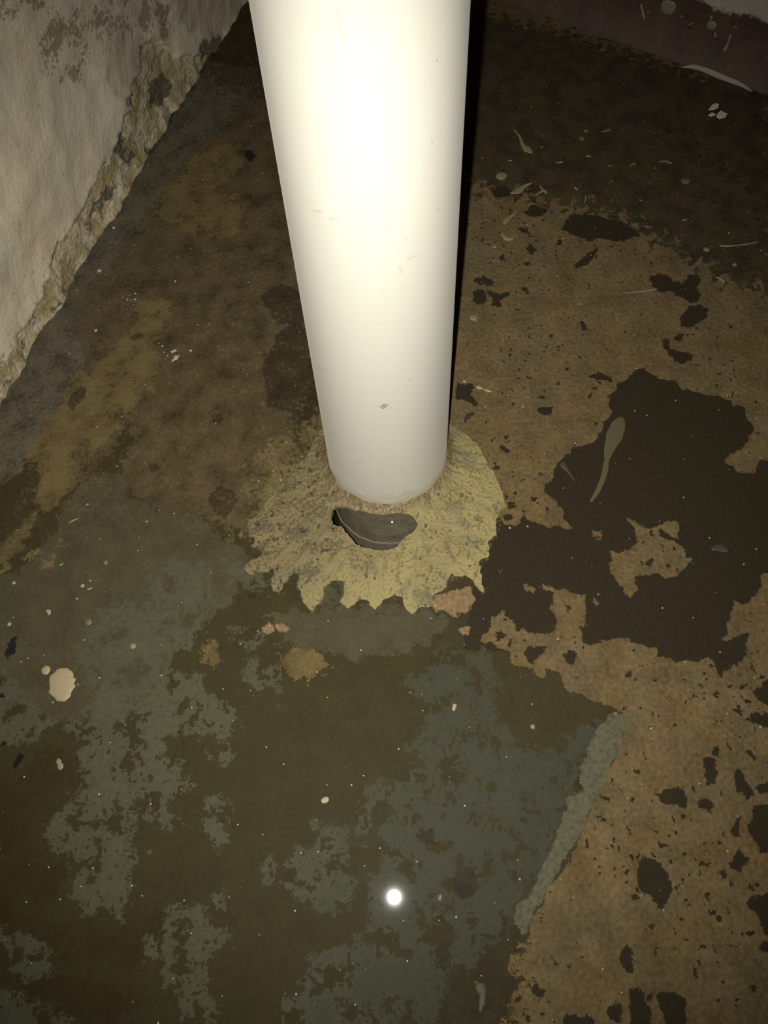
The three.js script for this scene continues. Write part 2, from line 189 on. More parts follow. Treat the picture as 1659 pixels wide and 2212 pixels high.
ff(T_STREAK, zB([[830, 700], [1050, 690], [980, 800], [990, 900], [870, 950], [950, 1030], [900, 1244], [400, 1244], [500, 1150], [640, 1030], [730, 900], [800, 850]]), zH([[380, 200], [400, 20], [800, 0], [900, 40], [800, 260], [700, 350], [500, 560], [350, 790], [200, 880], [250, 640], [150, 500], [300, 330]]),
  zA([[1130, 950], [1300, 870], [1430, 860], [1440, 1000], [1300, 1130], [1100, 1244], [1000, 1244]]), zB([[1000, 0], [1100, 0], [1400, 60], [1450, 300], [1200, 330], [980, 200], [900, 120]]), zH([[-80, 1190], [0, 1100], [110, 960], [190, 900], [120, 1080], [0, 1200]]),
  zH([[140, 1120], [200, 1060], [240, 1040], [260, 1060], [230, 1095], [160, 1125]]), zH([[215, 1185], [270, 1145], [300, 1110], [345, 1095], [330, 1140], [335, 1170], [280, 1195]]), zH([[355, 1050], [380, 1025], [408, 1030], [395, 1060], [362, 1065]]), zH([[1350, 990], [1370, 955], [1395, 965], [1390, 1000], [1360, 1030]]), zJ([[270, 600], [430, 540], [580, 600], [560, 700], [420, 740], [300, 700]]), zI([[1210, 640], [1240, 510], [1330, 540], [1290, 660]]));
ff(T_DARK, zH([[380, 210], [430, 150], [480, 100], [520, 100], [505, 170], [440, 235]]), zH([[1260, 270], [1320, 250], [1325, 300], [1285, 315]]), zH([[1250, 760], [1290, 690], [1340, 685], [1415, 740], [1400, 820], [1340, 880], [1270, 850]]), zH([[880, 560], [930, 545], [955, 590], [900, 605]]), zB([[770, 905], [820, 880], [865, 905], [810, 925]]),
  [[600, 720], [640, 690], [700, 760], [710, 890], [640, 895], [580, 880], [565, 800]], zQ([[125, 1350], [170, 1300], [235, 1330], [225, 1385], [150, 1390]]), [[560, 640], [610, 610], [660, 640], [660, 700], [600, 700]], zQ([[260, 1480], [320, 1440], [350, 1560], [300, 1590], [265, 1540]]), zJ([[90, 220], [140, 210], [150, 260], [100, 265]]), zJ([[480, 170], [540, 175], [540, 190], [490, 190]]),
  zM([[1330, 530], [1380, 490], [1450, 520], [1475, 590], [1430, 670], [1370, 670], [1330, 610]]), zM([[1110, 270], [1210, 250], [1215, 360], [1120, 330]]), zK([[690, 900], [740, 930], [735, 960], [700, 930]]), zK([[605, 1240], [640, 1170], [635, 1250], [655, 1290], [610, 1300]]));
ff(T_BLACK, zA([[1460, 920], [1475, 895], [1510, 905], [1530, 935], [1510, 960], [1475, 960]]), zA([[1478, 840], [1492, 838], [1490, 855]]), zI([[0, 830], [30, 820], [35, 850], [0, 865]]), zI([[15, 1110], [65, 1100], [40, 1130], [0, 1145]]), zI([[70, 1270], [110, 1190], [160, 1190], [120, 1240], [100, 1285]]), zL([[590, 640], [610, 640], [600, 660]]), zI([[20, 570], [60, 490], [100, 480], [90, 590], [40, 605]]));
ff(T_FALLOFF_STAIN, [...zC([[-120, 0], [1700, 500], [1760, 1133]]), ...zD([[1700, 620], [1250, 420], [980, 250], [700, 130], [350, 60], [-60, -30]])], [[440, 150], [520, 100], [640, 60], [640, 230], [560, 200], [500, 200]], zM([[1300, 700], [1400, 740], [1659, 720], [1659, 1320], [1500, 1416], [1250, 1416], [1300, 1200], [1230, 1000]]), zN([[0, 1010], [150, 900], [270, 760], [290, 830], [250, 1000], [310, 1060], [240, 1180], [80, 1270], [0, 1200]]));  // upper right: flash falloff painted into the floor colour; elsewhere dark stains
ff(T_RUST, zL([[-40, -60], [200, -40], [350, 60], [330, 140], [200, 200], [250, 450], [450, 420], [300, 700], [200, 800], [420, 860], [300, 1000], [60, 860], [-40, 800]]), zL([[450, 850], [800, 800], [1000, 700], [1000, 900], [800, 1100], [500, 1050], [300, 1050]]), zL([[-40, 1080], [160, 1160], [420, 1100], [700, 1200], [900, 1250], [700, 1416], [420, 1416], [200, 1260]]), zI([[230, 1130], [470, 1180], [500, 1382], [80, 1382], [150, 1260]]));
ff(T_FILM, zJ([[200, 330], [700, 310], [1250, 340], [1300, 420], [1100, 560], [700, 620], [560, 560], [300, 520]]));
ff(T_CRUST, zA([[1500, 590], [1380, 610], [1330, 690], [1250, 740], [1130, 820], [1080, 950], [1000, 1080], [930, 1200], [880, 1244], [950, 1244], [1060, 1090], [1130, 960], [1180, 830], [1330, 770], [1420, 660]]), zB([[700, 720], [740, 640], [830, 640], [840, 720], [790, 790], [740, 770]]), zB([[890, 950], [950, 920], [1030, 950], [1090, 1000], [1070, 1060], [990, 1060], [920, 1010]]), zB([[560, 320], [650, 320], [710, 350], [700, 440], [600, 470], [500, 480]]));
ff(T_SIDE, [[-60, 1100], [-60, 830], [120, 640], [260, 420], [380, 250], [450, 130], [560, 150], [560, 210], [480, 280], [400, 400], [330, 520], [230, 640], [190, 760], [150, 860], [60, 1000]]);
const COLLAR = zF([[1305, -10], [1340, 40], [1420, 120], [1480, 200], [1560, 330], [1600, 420], [1640, 520], [1575, 620], [1580, 700], [1530, 760], [1540, 830], [1480, 860], [1500, 960], [1500, 1060], [1440, 990], [1390, 950], [1310, 945], [1275, 1030], [1200, 1080], [1230, 1130], [1130, 1145], [1075, 1170], [1040, 1150], [1010, 1090], [985, 1060], [900, 1100], [850, 1160], [815, 1100], [760, 1090], [700, 1150], [650, 1120], [670, 1060], [680, 1000], [640, 980], [585, 975], [550, 1040], [545, 1110], [480, 1150], [430, 1110], [410, 1020], [385, 940], [340, 960], [300, 1040], [250, 1060], [230, 1010], [260, 900], [190, 940], [100, 940], [75, 905], [130, 860], [200, 810], [140, 780], [130, 720], [90, 715], [65, 690], [110, 600], [130, 520], [80, 440], [120, 360], [60, 300], [170, 200], [300, 80], [420, 20], [540, -40], [700, -110], [900, -150], [1150, -100]]);
ff(T_OCHRE, COLLAR);

// ------------------------------------------------------------------ floor surface
const A_BASE = albedo(70, 62, 39, 800, 1500), A_DARK = albedo(43, 36, 25, 1450, 1010), A_TAN = albedo(107, 90, 59, 1310, 1510), A_PINK = albedo(142, 116, 82, 985, 1300), A_STRIP = albedo(97, 93, 70, 1300, 1640),
  A_GREY = albedo(86, 83, 63, 410, 1560), A_FILM = albedo(78, 72, 52, 420, 1180), A_BROWN = albedo(82, 69, 47, 420, 1000), A_STREAK = albedo(91, 77, 47, 180, 1000), A_OCHRE = albedo(150, 137, 86, 850, 1270), A_FALLOFF_STAIN = albedo(24, 20, 12, 1350, 330), A_SIDE = albedo(66, 60, 48, 130, 740), A_BLACK = [0.008, 0.008, 0.009], A_BLUE = albedo(71, 69, 53, 1170, 1650), A_RUST = albedo(46, 37, 20, 200, 2000);
const mA = new Float32Array(16), mB = new Float32Array(16), mC = new Float32Array(16);
function floorAt(x, z, o) {
  const w1 = fbm(x * 95, z * 95, 3), w2 = fbm(x * 95 + 40, z * 95 - 70, 3), f1 = n2(x * 640, z * 640), f2 = n2(x * 640 + 91, z * 640 + 13);
  fm.at(x + w1 * 0.0042 + f1 * 0.0010, z + w2 * 0.0042 + f2 * 0.0010, mA);         // crisp, ragged edges
  fm.at(x + w1 * 0.05 + f1 * 0.012, z + w2 * 0.05 + f2 * 0.012, mC);
  fm.at(x + w1 * 0.011 + f1 * 0.004, z + w2 * 0.011 + f2 * 0.004, mB);               // frayed edges
  const big = fbm(x * 9 + 3, z * 9, 3), mid = fbm(x * 42, z * 42 + 8, 4), fine = fbm(x * 260, z * 260, 3), grit = n2(x * 1100, z * 1100), spk = fbm(x * 210 + 5, z * 210, 2), spk2 = n2(x * 470 - 8, z * 470);
  let r = A_BASE[0], g = A_BASE[1], b = A_BASE[2], rough = 0.55, h = 0.42;
  const mix = (c, t) => { r += (c[0] - r) * t; g += (c[1] - g) * t; b += (c[2] - b) * t; };
  mix(A_SIDE, mB[T_SIDE] * clamp(0.85 + mid * 0.6 + fine * 0.4));
  mix(A_FILM, mB[T_FILM] * (0.75 + 0.25 * clamp(mid + 0.5)));
  mix(A_BROWN, mB[T_BROWN] * clamp(0.85 + mid * 0.8));
  mix(A_STREAK, mB[T_STREAK] * clamp(0.8 + mid * 0.7));
  mix(A_RUST, mB[T_RUST] * clamp(0.5 + mid * 1.2));
  mix(A_DARK, mA[T_PUDDLE] * clamp(0.92 + mid * 0.3));
  mix(A_FALLOFF_STAIN, mC[T_FALLOFF_STAIN] * (0.3 + 0.5 * clamp(mid * 1.6 + 0.5)));  // painted beam falloff at the upper right, dark stains elsewhere
  // worn grey paint: flakes left inside its area
  const flake = mid * 0.6 + w1 * 0.5 + spk * 0.42;
  const gr = mB[T_GREY] * sst(-0.17, -0.12, flake) + (1 - mB[T_GREY]) * sst(0.5, 0.56, flake) * sst(-0.1, 0.15, z) * (1 - mA[T_PUDDLE]);
  const inGrey = gr * (1 - sst(0.36, 0.40, spk) * 0.9);
  mix(A_GREY, inGrey * 0.97); mix(A_BLUE, inGrey * sst(-0.16, 0.04, x + mid * 0.12)); h += inGrey * 0.02; rough = lerp(rough, 0.5, inGrey);
  mix(A_STRIP, mA[T_STRIP] * clamp(0.9 + fine * 0.5)); h += mA[T_STRIP] * 0.05;
  // tan paint, pitted
  const pits = sst(0.385, 0.415, fbm(x * 140 + 5, z * 140, 3) * 0.85 + spk2 * 0.14 + big * 0.3);
  const tan = mA[T_TAN] * (1 - mA[T_DARK]) * (1 - pits);
  if (tan > 0) { const v = 1 + mid * 0.22 + fine * 0.22 + big * 0.16, hue = fbm(x * 23 - 4, z * 23, 2); r += (A_TAN[0] * v * (1 + hue * 0.12) - r) * tan; g += (A_TAN[1] * v - g) * tan; b += (A_TAN[2] * v * (1 - hue * 0.2) - b) * tan; h += tan * 0.06; rough = lerp(rough, 0.72, tan); mix(A_FALLOFF_STAIN, tan * mC[T_FALLOFF_STAIN] * (0.6 + 0.35 * clamp(mid * 1.5 + 0.5))); }
  mix(A_DARK, mA[T_TAN] * Math.max(mA[T_DARK], pits) * 0.92);
  mix(A_DARK, (1 - mA[T_TAN]) * mA[T_DARK] * 0.7);
  mix(A_PINK, mA[T_PINK] * clamp(0.92 + fine * 0.4)); h += mA[T_PINK] * 0.06;
  const oc = mB[T_OCHRE]; mix([A_OCHRE[0] * 0.62, A_OCHRE[1] * 0.58, A_OCHRE[2] * 0.6], oc * clamp(0.5 + mid * 0.9 + fine * 0.7)); mix(A_DARK, oc * sst(0.15, 0.4, spk * 0.8 + fine * 0.4) * 0.7); rough = lerp(rough, 0.85, oc);
  // loose dirt: dark dots; the pale flecks are painted flash sparkles
  const dots = sst(0.56, 0.62, spk2 * 0.7 + grit * 0.25 + big * 0.25) * (1 - tan) * 0.55; mix(A_BLACK, dots);
  const left = sst(0.02, -0.12, x) * sst(0.12, -0.02, z) * (1 - oc);
  mix(A_TAN, left * sst(0.1, 0.5, fine * 0.8 + mid * 0.5) * 0.45); mix(A_DARK, left * sst(0.1, 0.45, spk * 0.7 - mid * 0.5) * 0.5);
  if (mB[T_CRUST] > 0) { const c = fbm(x * 330 + 8, z * 330, 2); mix(A_STRIP, mB[T_CRUST] * sst(0.1, 0.35, c) * 0.7); mix(A_BLACK, mB[T_CRUST] * sst(0.2, 0.4, -c) * 0.5); h += mB[T_CRUST] * c * 0.2; }
  mix(A_BLACK, mA[T_BLACK] * 0.9);
  const cxi = Math.floor(x * 75), czi = Math.floor(z * 75), hs = PERM[(PERM[cxi & 255] + czi) & 255];
  if (hs < 30) { const fx = (cxi + 0.2 + 0.6 * (PERM[hs + 7] / 255)) / 75, fz = (czi + 0.2 + 0.6 * (PERM[hs + 91] / 255)) / 75, rr = 0.0004 + 0.0005 * (PERM[hs + 33] / 255); mix([0.5, 0.46, 0.36], sst(rr, rr * 0.5, Math.hypot(x - fx, z - fz) + f1 * 0.0002) * 0.85); }  // bright specks painted into the colour in place of specular sparkle
  const v = 1 + fine * 0.2 + grit * 0.09 + mid * 0.14; o.r = r * v; o.g = g * v; o.b = b * v;
  const wet = Math.max(inGrey, 1 - tan - oc) * sst(0.16, 0.26, z);
  o.rough = rough + fine * 0.08;
  o.h = h + (fine * 0.07 + grit * 0.03 + tan * (fine * 0.08 + mid * 0.05)) * (1 - wet * 0.85) + oc * fine * 0.1 + (mB[T_BROWN] * (1 - tan)) * (fine * 0.05 + mid * 0.06);
}
const NEAR = [-0.42, 0.44, -0.13, 0.55], FAR = [-0.55, 0.65, -0.97, -0.13], ALL = [-1.7, 2.4, -1.4, 3.4];
const floorMat = (t, rect, extra) => new THREE.MeshPhysicalMaterial({ ...bake(t[0], t[1], ...rect, floorAt), bumpScale: 0.003, ...extra });
const mNear = floorMat([2048, 1620], NEAR, { specularIntensity: 0.05, clearcoat: 0.12, clearcoatRoughness: 0.035 });
const mFar = floorMat([2048, 1434], FAR, { specularIntensity: 0.25 });
const mOuter = floorMat([560, 656], ALL, { specularIntensity: 0.25 });
const mConcrete = new THREE.MeshPhysicalMaterial({ color: new THREE.Color(...A_DARK), roughness: 1, specularIntensity: 0.15, side: THREE.DoubleSide });

// ------------------------------------------------------------------ room
const f2 = (px, py) => { const p = onFloor(px, py); return new THREE.Vector2(p.x, p.z); };
const LA = f2(0, 835), LB = f2(430, 130), RA = f2(1659, 178), RB = f2(1300, 52);
const lDir = LB.clone().sub(LA).normalize(), rDir = RA.clone().sub(RB).normalize();
function cross2(p, d, q, e) { const t = ((q.x - p.x) * e.y - (q.y - p.y) * e.x) / (d.x * e.y - d.y * e.x); return p.clone().addScaledVector(d, t); }
const CORNER = cross2(LA, lDir, RA, rDir);
const lOut = lDir.clone().negate(), rOut = rDir.clone();      // both run out of the corner into the room
const L_END = CORNER.clone().addScaledVector(lOut, 3.0), R_END = CORNER.clone().addScaledVector(rOut, 2.4), FAR_END = L_END.clone().add(R_END).sub(CORNER);
const ROOM_H = 2.2;

{ // floor: near and far fields with fine surface, the rest of the room, and the sleeve hole around the pipe
  const g = new Geo(), HOLE = 0.061, add = (slot, shape, rect) => {
    const s = new THREE.ShapeGeometry(shape, 64), p = s.attributes.position, ix = s.index;
    const P = i => [p.getX(i), 0, p.getY(i)], U = i => [(p.getX(i) - rect[0]) / (rect[1] - rect[0]), (p.getY(i) - rect[2]) / (rect[3] - rect[2])];
    for (let i = 0; i < ix.count; i += 3) { const [a, b, c] = [ix.getX(i), ix.getX(i + 1), ix.getX(i + 2)]; g.tri(slot, P(a), P(c), P(b), U(a), U(c), U(b)); }
  };
  const rectPts = r => [[r[0], r[2]], [r[1], r[2]], [r[1], r[3]], [r[0], r[3]]].map(([x, y]) => new THREE.Vector2(x, y));
  const near = new THREE.Shape(rectPts(NEAR)); near.holes.push(new THREE.Path().absarc(-0.006, 0.05, HOLE, 0, Math.PI * 2, true)); add(0, near, NEAR);
  add(1, new THREE.Shape(rectPts(FAR)), FAR);
  const low = -0.36, rc = (x0, x1, z0, z1) => add(2, new THREE.Shape(rectPts([x0, x1, z0, z1])), ALL);
  rc(ALL[0], ALL[1], ALL[2], FAR[2]); rc(ALL[0], ALL[1], NEAR[3], ALL[3]);
  rc(ALL[0], FAR[0], FAR[2], FAR[3]); rc(FAR[1], ALL[1], FAR[2], FAR[3]); rc(ALL[0], NEAR[0], NEAR[2], NEAR[3]); rc(NEAR[1], ALL[1], NEAR[2], NEAR[3]);
  const quad = rectPts(ALL);
  for (let i = 0; i < 64; i++) { const a = i / 64 * Math.PI * 2, b = (i + 1) / 64 * Math.PI * 2, pt = (t, y) => [-0.006 + Math.cos(t) * HOLE, y, 0.05 + Math.sin(t) * HOLE]; g.quad(3, pt(a, 0), pt(b, 0), pt(b, low + 0.02), pt(a, low + 0.02), [0, 0], [0, 0], [0, 0], [0, 0]); g.tri(3, [-0.006, low + 0.02, 0.05], pt(a, low + 0.02), pt(b, low + 0.02)); }
  for (let i = 0; i < 4; i++) { const a = quad[i], b = quad[(i + 1) % 4]; g.quad(3, [a.x, 0, a.y], [b.x, 0, b.y], [b.x, low, b.y], [a.x, low, a.y], [0, 0], [0, 0], [0, 0], [0, 0]); }
  g.quad(3, ...quad.map(q => [q.x, low, q.y]), [0, 0], [0, 0], [0, 0], [0, 0]);
  var floor = put(new THREE.Mesh(g.build(), [mNear, mFar, mOuter, mConcrete]), 'floor', scene, { kind: 'structure', label: 'damp concrete basement floor with worn grey, tan and brown paint', category: 'floor' });
}

// ---- left wall: rough plaster whose foot crumbles into ochre mortar
const wallPlane = (px, py, p0, out, nrm) => { const d = ray(px, py), n = V(nrm.x, 0, nrm.y), t = n.dot(V(p0.x, 0, p0.y).sub(CAM)) / n.dot(d), q = CAM.clone().addScaledVector(d, t); return [(q.x - p0.x) * out.x + (q.z - p0.y) * out.y, q.y]; };
const inward = out => { const n = new THREE.Vector2(-out.y, out.x); const c = L_END.clone().add(R_END).multiplyScalar(0.5).sub(CORNER); return n.dot(c) > 0 ? n : n.negate(); };
const lN = inward(lOut), rN = inward(rOut);
const onLeft = (px, py) => wallPlane(px, py, CORNER, lOut, lN), onRight = (px, py) => wallPlane(px, py, CORNER, rOut, rN);
const leftPt = (s, h, d = 0) => V(CORNER.x + lOut.x * s + lN.x * d, h, CORNER.y + lOut.y * s + lN.y * d);
const rightPt = (s, h, d = 0) => V(CORNER.x + rOut.x * s + rN.x * d, h, CORNER.y + rOut.y * s + rN.y * d);

const L_RECT = [0.0, 1.2, -0.06, 0.62];
const wm = new Masks(-0.1, 1.4, -0.12, 0.8, 0.0006);
const wf = (bit, ...polys) => { for (const p of polys) wm.fill(bit, p.map(([x, y]) => onLeft(x, y))); };
wf(0, [...zA([[1380, 380], [1250, 300], [1120, 330], [1000, 300], [900, 240], [820, 260], [800, 420], [740, 500], [760, 560], [710, 600], [760, 640], [700, 680], [690, 760], [660, 870], [640, 930], [560, 1000], [520, 1100], [480, 1244]]), ...zB([[330, 330], [260, 480], [230, 600], [200, 700], [160, 770], [80, 870], [0, 1000], [-100, 1100], [-100, 1500], [60, 1350], [200, 1090], [300, 900], [420, 720], [560, 560], [620, 380], [700, 200], [760, 60]]), ...zA([[860, 1150], [950, 1000], [1050, 850], [1200, 690], [1300, 560], [1450, 480]])]);
wf(1, zA([[210, 270], [200, 200], [280, 100], [250, 70], [320, 60], [500, 20], [620, 30], [720, -40], [800, 60], [750, 180], [620, 200], [560, 260], [500, 320], [440, 420], [420, 480], [340, 470], [230, 430], [220, 350]]), zA([[0, -60], [300, -60], [200, 20], [60, 50], [-40, 90]]), zA([[800, 0], [1000, 0], [960, 120], [980, 240], [900, 260], [820, 200], [780, 100]]));
wf(2, zA([[880, 480], [950, 440], [1000, 520], [930, 630], [860, 580]]), zA([[650, 860], [690, 720], [710, 850], [770, 900], [760, 960], [700, 930], [650, 930]]), zA([[540, 1260], [580, 1150], [640, 1090], [675, 1090], [645, 1130], [590, 1200], [570, 1260]]), zB([[640, 0], [580, 60], [545, 150], [500, 240], [480, 225], [530, 150], [560, 70], [600, 0]]), zA([[815, 900], [860, 860], [895, 880], [860, 915]]), zA([[1140, 280], [1180, 230], [1260, 230], [1290, 280], [1230, 300], [1220, 350], [1165, 345]]), zA([[720, 610], [750, 580], [765, 615], [745, 630]]),
  zA([[430, 420], [450, 360], [475, 360], [440, 435]]), zA([[990, 720], [1020, 705], [1035, 720], [1000, 735]]), zB([[250, 715], [280, 690], [310, 690], [270, 735]]), zB([[85, 935], [105, 920], [105, 965], [88, 960]]), zB([[78, 1005], [98, 990], [100, 1015], [85, 1020]]), zB([[88, 1055], [108, 1042], [108, 1065]]), zB([[270, 470], [290, 410], [305, 430], [285, 480]]), zB([[320, 600], [345, 600], [345, 635], [330, 640]]), zB([[0, 1150], [25, 1135], [35, 1155], [5, 1170]]));
wf(3, zA([[1000, -60], [1600, -60], [1600, 400], [1300, 300], [1150, 220], [1060, 120]]), zA([[560, 250], [700, 150], [860, 250], [780, 420], [700, 560], [600, 520]]));
wf(4, zA([[330, 230], [480, 190], [580, 130], [640, 100], [610, 145], [520, 190], [400, 235]]));
const wallN = V(lN.x, 0, lN.y), wAt = (px, py) => { const [s, h] = onLeft(px, py); return leftPt(s, h); };
const A_PLAST = albedo(122, 113, 94, 70, 310, wallN, wAt(70, 310)), A_MORT = albedo(120, 106, 70, 130, 570, V(0.45, 0.75, 0.3).normalize(), wAt(130, 570)), A_MOULD = A_PLAST.map((c, i) => c * [0.34, 0.31, 0.27][i]), A_GRIME = A_PLAST.map((c, i) => c * [0.55, 0.54, 0.53][i]);
function roughness01(s, h) { const w = fbm(s * 60, h * 60, 3) * 0.008, v = fbm(s * 60 + 9, h * 60 + 5, 3) * 0.008; wm.at(s + w * 3 + n2(s * 420, h * 420) * 0.006, h + v * 3 + n2(s * 420 + 9, h * 420) * 0.006, mB); wm.at(s + w, h + v, mA); mA[5] = mA[0]; mA[0] = mB[0]; mA[1] = mB[1]; mA[2] = Math.min(1, mA[2] * 0.6 + mB[2] * 0.6); mA[3] = mB[3]; return mA; }
function leftAt(s, h, o) {
  const m = roughness01(s, h), big = fbm(s * 7, h * 7, 3), mid = fbm(s * 38 + 7, h * 38, 4), fine = fbm(s * 230, h * 230, 3), smear = fbm(s * 90 + h * 50, h * 22 - s * 8, 3);
  let [r, g, b] = A_PLAST; const mix = (c, t) => { r += (c[0] - r) * t; g += (c[1] - g) * t; b += (c[2] - b) * t; };
  const hue = fbm(s * 12 + 30, h * 12, 2); r *= 1 + hue * 0.10; b *= 1 - hue * 0.10;
  mix(A_GRIME, sst(0.15, 0.6, smear) * 0.3);
  mix(A_GRIME, m[3] * (0.25 + 0.5 * clamp(smear * 2 + 0.5)));
  mix(A_MOULD, m[1] * sst(-0.18, 0.22, mid * 0.8 + fine * 0.6) * 0.85);
  mix(A_MORT, m[0] * clamp(0.7 + mid * 1.1 + fine * 0.3));
  mix(A_MOULD, m[0] * sst(0.12, 0.36, fbm(s * 95, h * 95, 3) * 0.8 + fine * 0.5) * 0.75);
  mix(A_PLAST, m[0] * sst(0.3, 0.45, fbm(s * 120 + 77, h * 120, 2)) * 0.6);
  mix([0.05, 0.04, 0.028], m[2] * clamp(0.85 + fine * 0.25));
  mix(A_PLAST, m[4] * 0.7);
  const sp = sst(0.5, 0.56, fbm(s * 170, h * 130, 2) + big * 0.15); mix(A_MOULD, sp * 0.8);
  const v = 1 + fine * 0.12 + mid * 0.10 + smear * 0.07; o.r = r * v; o.g = g * v; o.b = b * v; o.rough = 0.85;
  o.h = 0.5 + mid * 0.12 + fine * 0.12 * (0.4 + m[0]) + smear * 0.05 - m[2] * 0.05;
}
const mLeft = new THREE.MeshStandardMaterial({ ...bake(1800, 1020, ...L_RECT, leftAt), bumpScale: 0.005 });
const PLAIN_RECT = [0, 3, 0, 2.2];
const mPlaster = new THREE.MeshStandardMaterial({ ...bake(512, 384, ...PLAIN_RECT, (s, h, o) => { leftAt(s + 1.3, h + 0.9, o); }), bumpScale: 0.004 });
function slab(a, b, n, t, h0, h1, g = new Geo(), slot = 0, skip) {                // a thick wall from a to b whose room face is the line a-b
  const A = [a.x, a.y], B = [b.x, b.y], A2 = [a.x - n.x * t, a.y - n.y * t], B2 = [b.x - n.x * t, b.y - n.y * t], L = a.distanceTo(b);
  const P = (q, y) => [q[0], y, q[1]], u = (s, y) => [s / 3, y / 2.2];
  g.quad(slot, P(A, h0), P(B, h0), P(B, h1), P(A, h1), u(0, h0), u(L, h0), u(L, h1), u(0, h1));
  g.quad(slot, P(B2, h0), P(A2, h0), P(A2, h1), P(B2, h1), u(0, h0), u(L, h0), u(L, h1), u(0, h1));
  for (const [p, q] of [[A2, A], [B, B2]]) g.quad(slot, P(p, h0), P(q, h0), P(q, h1), P(p, h1), u(0, h0), u(t, h0), u(t, h1), u(0, h1));
  g.quad(slot, P(A, h1), P(B, h1), P(B2, h1), P(A2, h1), u(0, 0), u(L, 0), u(L, t), u(0, t)); g.quad(slot, P(A, h0), P(A2, h0), P(B2, h0), P(B, h0), u(0, 0), u(0, t), u(L, t), u(L, 0));
  return g;
}
{
  const g = slab(CORNER.clone().addScaledVector(lOut, -0.15), L_END.clone().addScaledVector(lOut, 0.15), lN, 0.15, -0.1, ROOM_H);
  // the face as seen: a fine relief grid in front of the slab
  const ns = 300, nh = 170, [s0, s1, h0, h1] = L_RECT, pts = [];
  for (let j = 0; j <= nh; j++) for (let i = 0; i <= ns; i++) {
    const s = lerp(s0, s1, i / ns), h = lerp(h0, h1, j / nh), m = roughness01(s, h), mort = m[5];
    const edge = Math.min(sst(0, 0.05, s1 - s), sst(0, 0.05, h1 - h));
    const foot = 0.009 * Math.exp(-Math.max(0, h) / 0.022) * (0.7 + 0.8 * fbm(s * 30, 3.3, 3));
    const d = 0.002 + edge * (0.004 + fbm(s * 11, h * 11, 3) * 0.006 + mort * (fbm(s * 75, h * 75, 3) * 0.003 - 0.002) + 0.003 * (1 - mort) * sst(0.3, 0.1, h)) + foot;
    pts.push(leftPt(s, h, Math.max(0.001, d)).toArray());
  }
  const I = (i, j) => pts[j * (ns + 1) + i], U = (i, j) => [i / ns, j / nh];
  for (let j = 0; j < nh; j++) for (let i = 0; i < ns; i++) g.quad(1, I(i, j), I(i + 1, j), I(i + 1, j + 1), I(i, j + 1), U(i, j), U(i + 1, j), U(i + 1, j + 1), U(i, j + 1));
  const geo = g.build();
  // smooth normals on the relief
  { const p = geo.attributes.position, n = geo.attributes.normal, map = new Map(), grp = geo.groups.find(q => q.materialIndex === 1);
    const key = i => `${p.getX(i).toFixed(5)},${p.getY(i).toFixed(5)},${p.getZ(i).toFixed(5)}`;
    for (let i = grp.start; i < grp.start + grp.count; i++) { const k = key(i), v = map.get(k) ?? V(0, 0, 0); v.add(V(n.getX(i), n.getY(i), n.getZ(i))); map.set(k, v); }
    for (let i = grp.start; i < grp.start + grp.count; i++) { const v = map.get(key(i)).clone().normalize(); n.setXYZ(i, v.x, v.y, v.z); } }
  mLeft.side = THREE.DoubleSide;
  put(new THREE.Mesh(geo, [mPlaster, mLeft]), 'wall_left', scene, { kind: 'structure', label: 'stained pale plaster wall with crumbling ochre mortar along its foot', category: 'wall' });
}

// ---- back wall: whitewash above a dark red-brown painted band
const A_WHITE2 = [0.33, 0.31, 0.26], A_RED = [0.055, 0.028, 0.015];
const bandTop = (onRight(1659, 45)[1] + onRight(1516, 0)[1]) / 2;
const R_RECT = [0, 1.4, -0.03, 0.5];
function rightAt(s, h, o) {
  const mid = fbm(s * 40, h * 40, 3), fine = fbm(s * 220, h * 220, 3), e = sst(-0.003, 0.003, h - bandTop + mid * 0.01 + fine * 0.004), pit = sst(0.3, 0.45, fbm(s * 130, h * 130, 2));
  for (const [k, i] of [['r', 0], ['g', 1], ['b', 2]]) o[k] = lerp(A_RED[i] * (1 + mid * 0.5) * (1 - pit * 0.5), A_WHITE2[i] * (1 + mid * 0.15), e) * (1 + fine * 0.15);
  o.rough = 0.75; o.h = 0.5 + mid * 0.15 + fine * 0.1 + e * 0.12;
}
const mRight = new THREE.MeshStandardMaterial({ ...bake(1400, 530, ...R_RECT, rightAt), bumpScale: 0.004, side: THREE.DoubleSide });
{
  const g = slab(CORNER.clone().addScaledVector(rOut, -0.15), R_END.clone().addScaledVector(rOut, 0.15), rN, 0.15, -0.1, ROOM_H);
  const ns = 120, nh = 50, [s0, s1, h0, h1] = R_RECT, P = (i, j) => { const s = lerp(s0, s1, i / ns), h = lerp(h0, h1, j / nh); return rightPt(s, h, 0.001 + 0.02 * Math.exp(-Math.max(0, h) / 0.02) + 0.003 * (1 + fbm(s * 14, h * 14, 3)) * sst(0, 0.05, h1 - h) * sst(0, 0.05, s1 - s)).toArray(); }, U = (i, j) => [i / ns, j / nh];
  for (let j = 0; j < nh; j++) for (let i = 0; i < ns; i++) g.quad(1, P(i, j), P(i + 1, j), P(i + 1, j + 1), P(i, j + 1), U(i, j), U(i + 1, j), U(i + 1, j + 1), U(i, j + 1));
  var wallBack = put(new THREE.Mesh(g.build(), [mPlaster, mRight]), 'wall_back', scene, { kind: 'structure', label: 'whitewashed wall with a dark red-brown painted band at its foot', category: 'wall' });
}
put(new THREE.Mesh(slab(L_END, FAR_END, rOut.clone().addScaledVector(lOut, -rOut.dot(lOut)).normalize().set(-lOut.x, -lOut.y), 0.15, -0.1, ROOM_H).build(), mPlaster), 'wall_front', scene, { kind: 'structure', label: 'plain plaster wall facing the wall with the red-brown band', category: 'wall' });
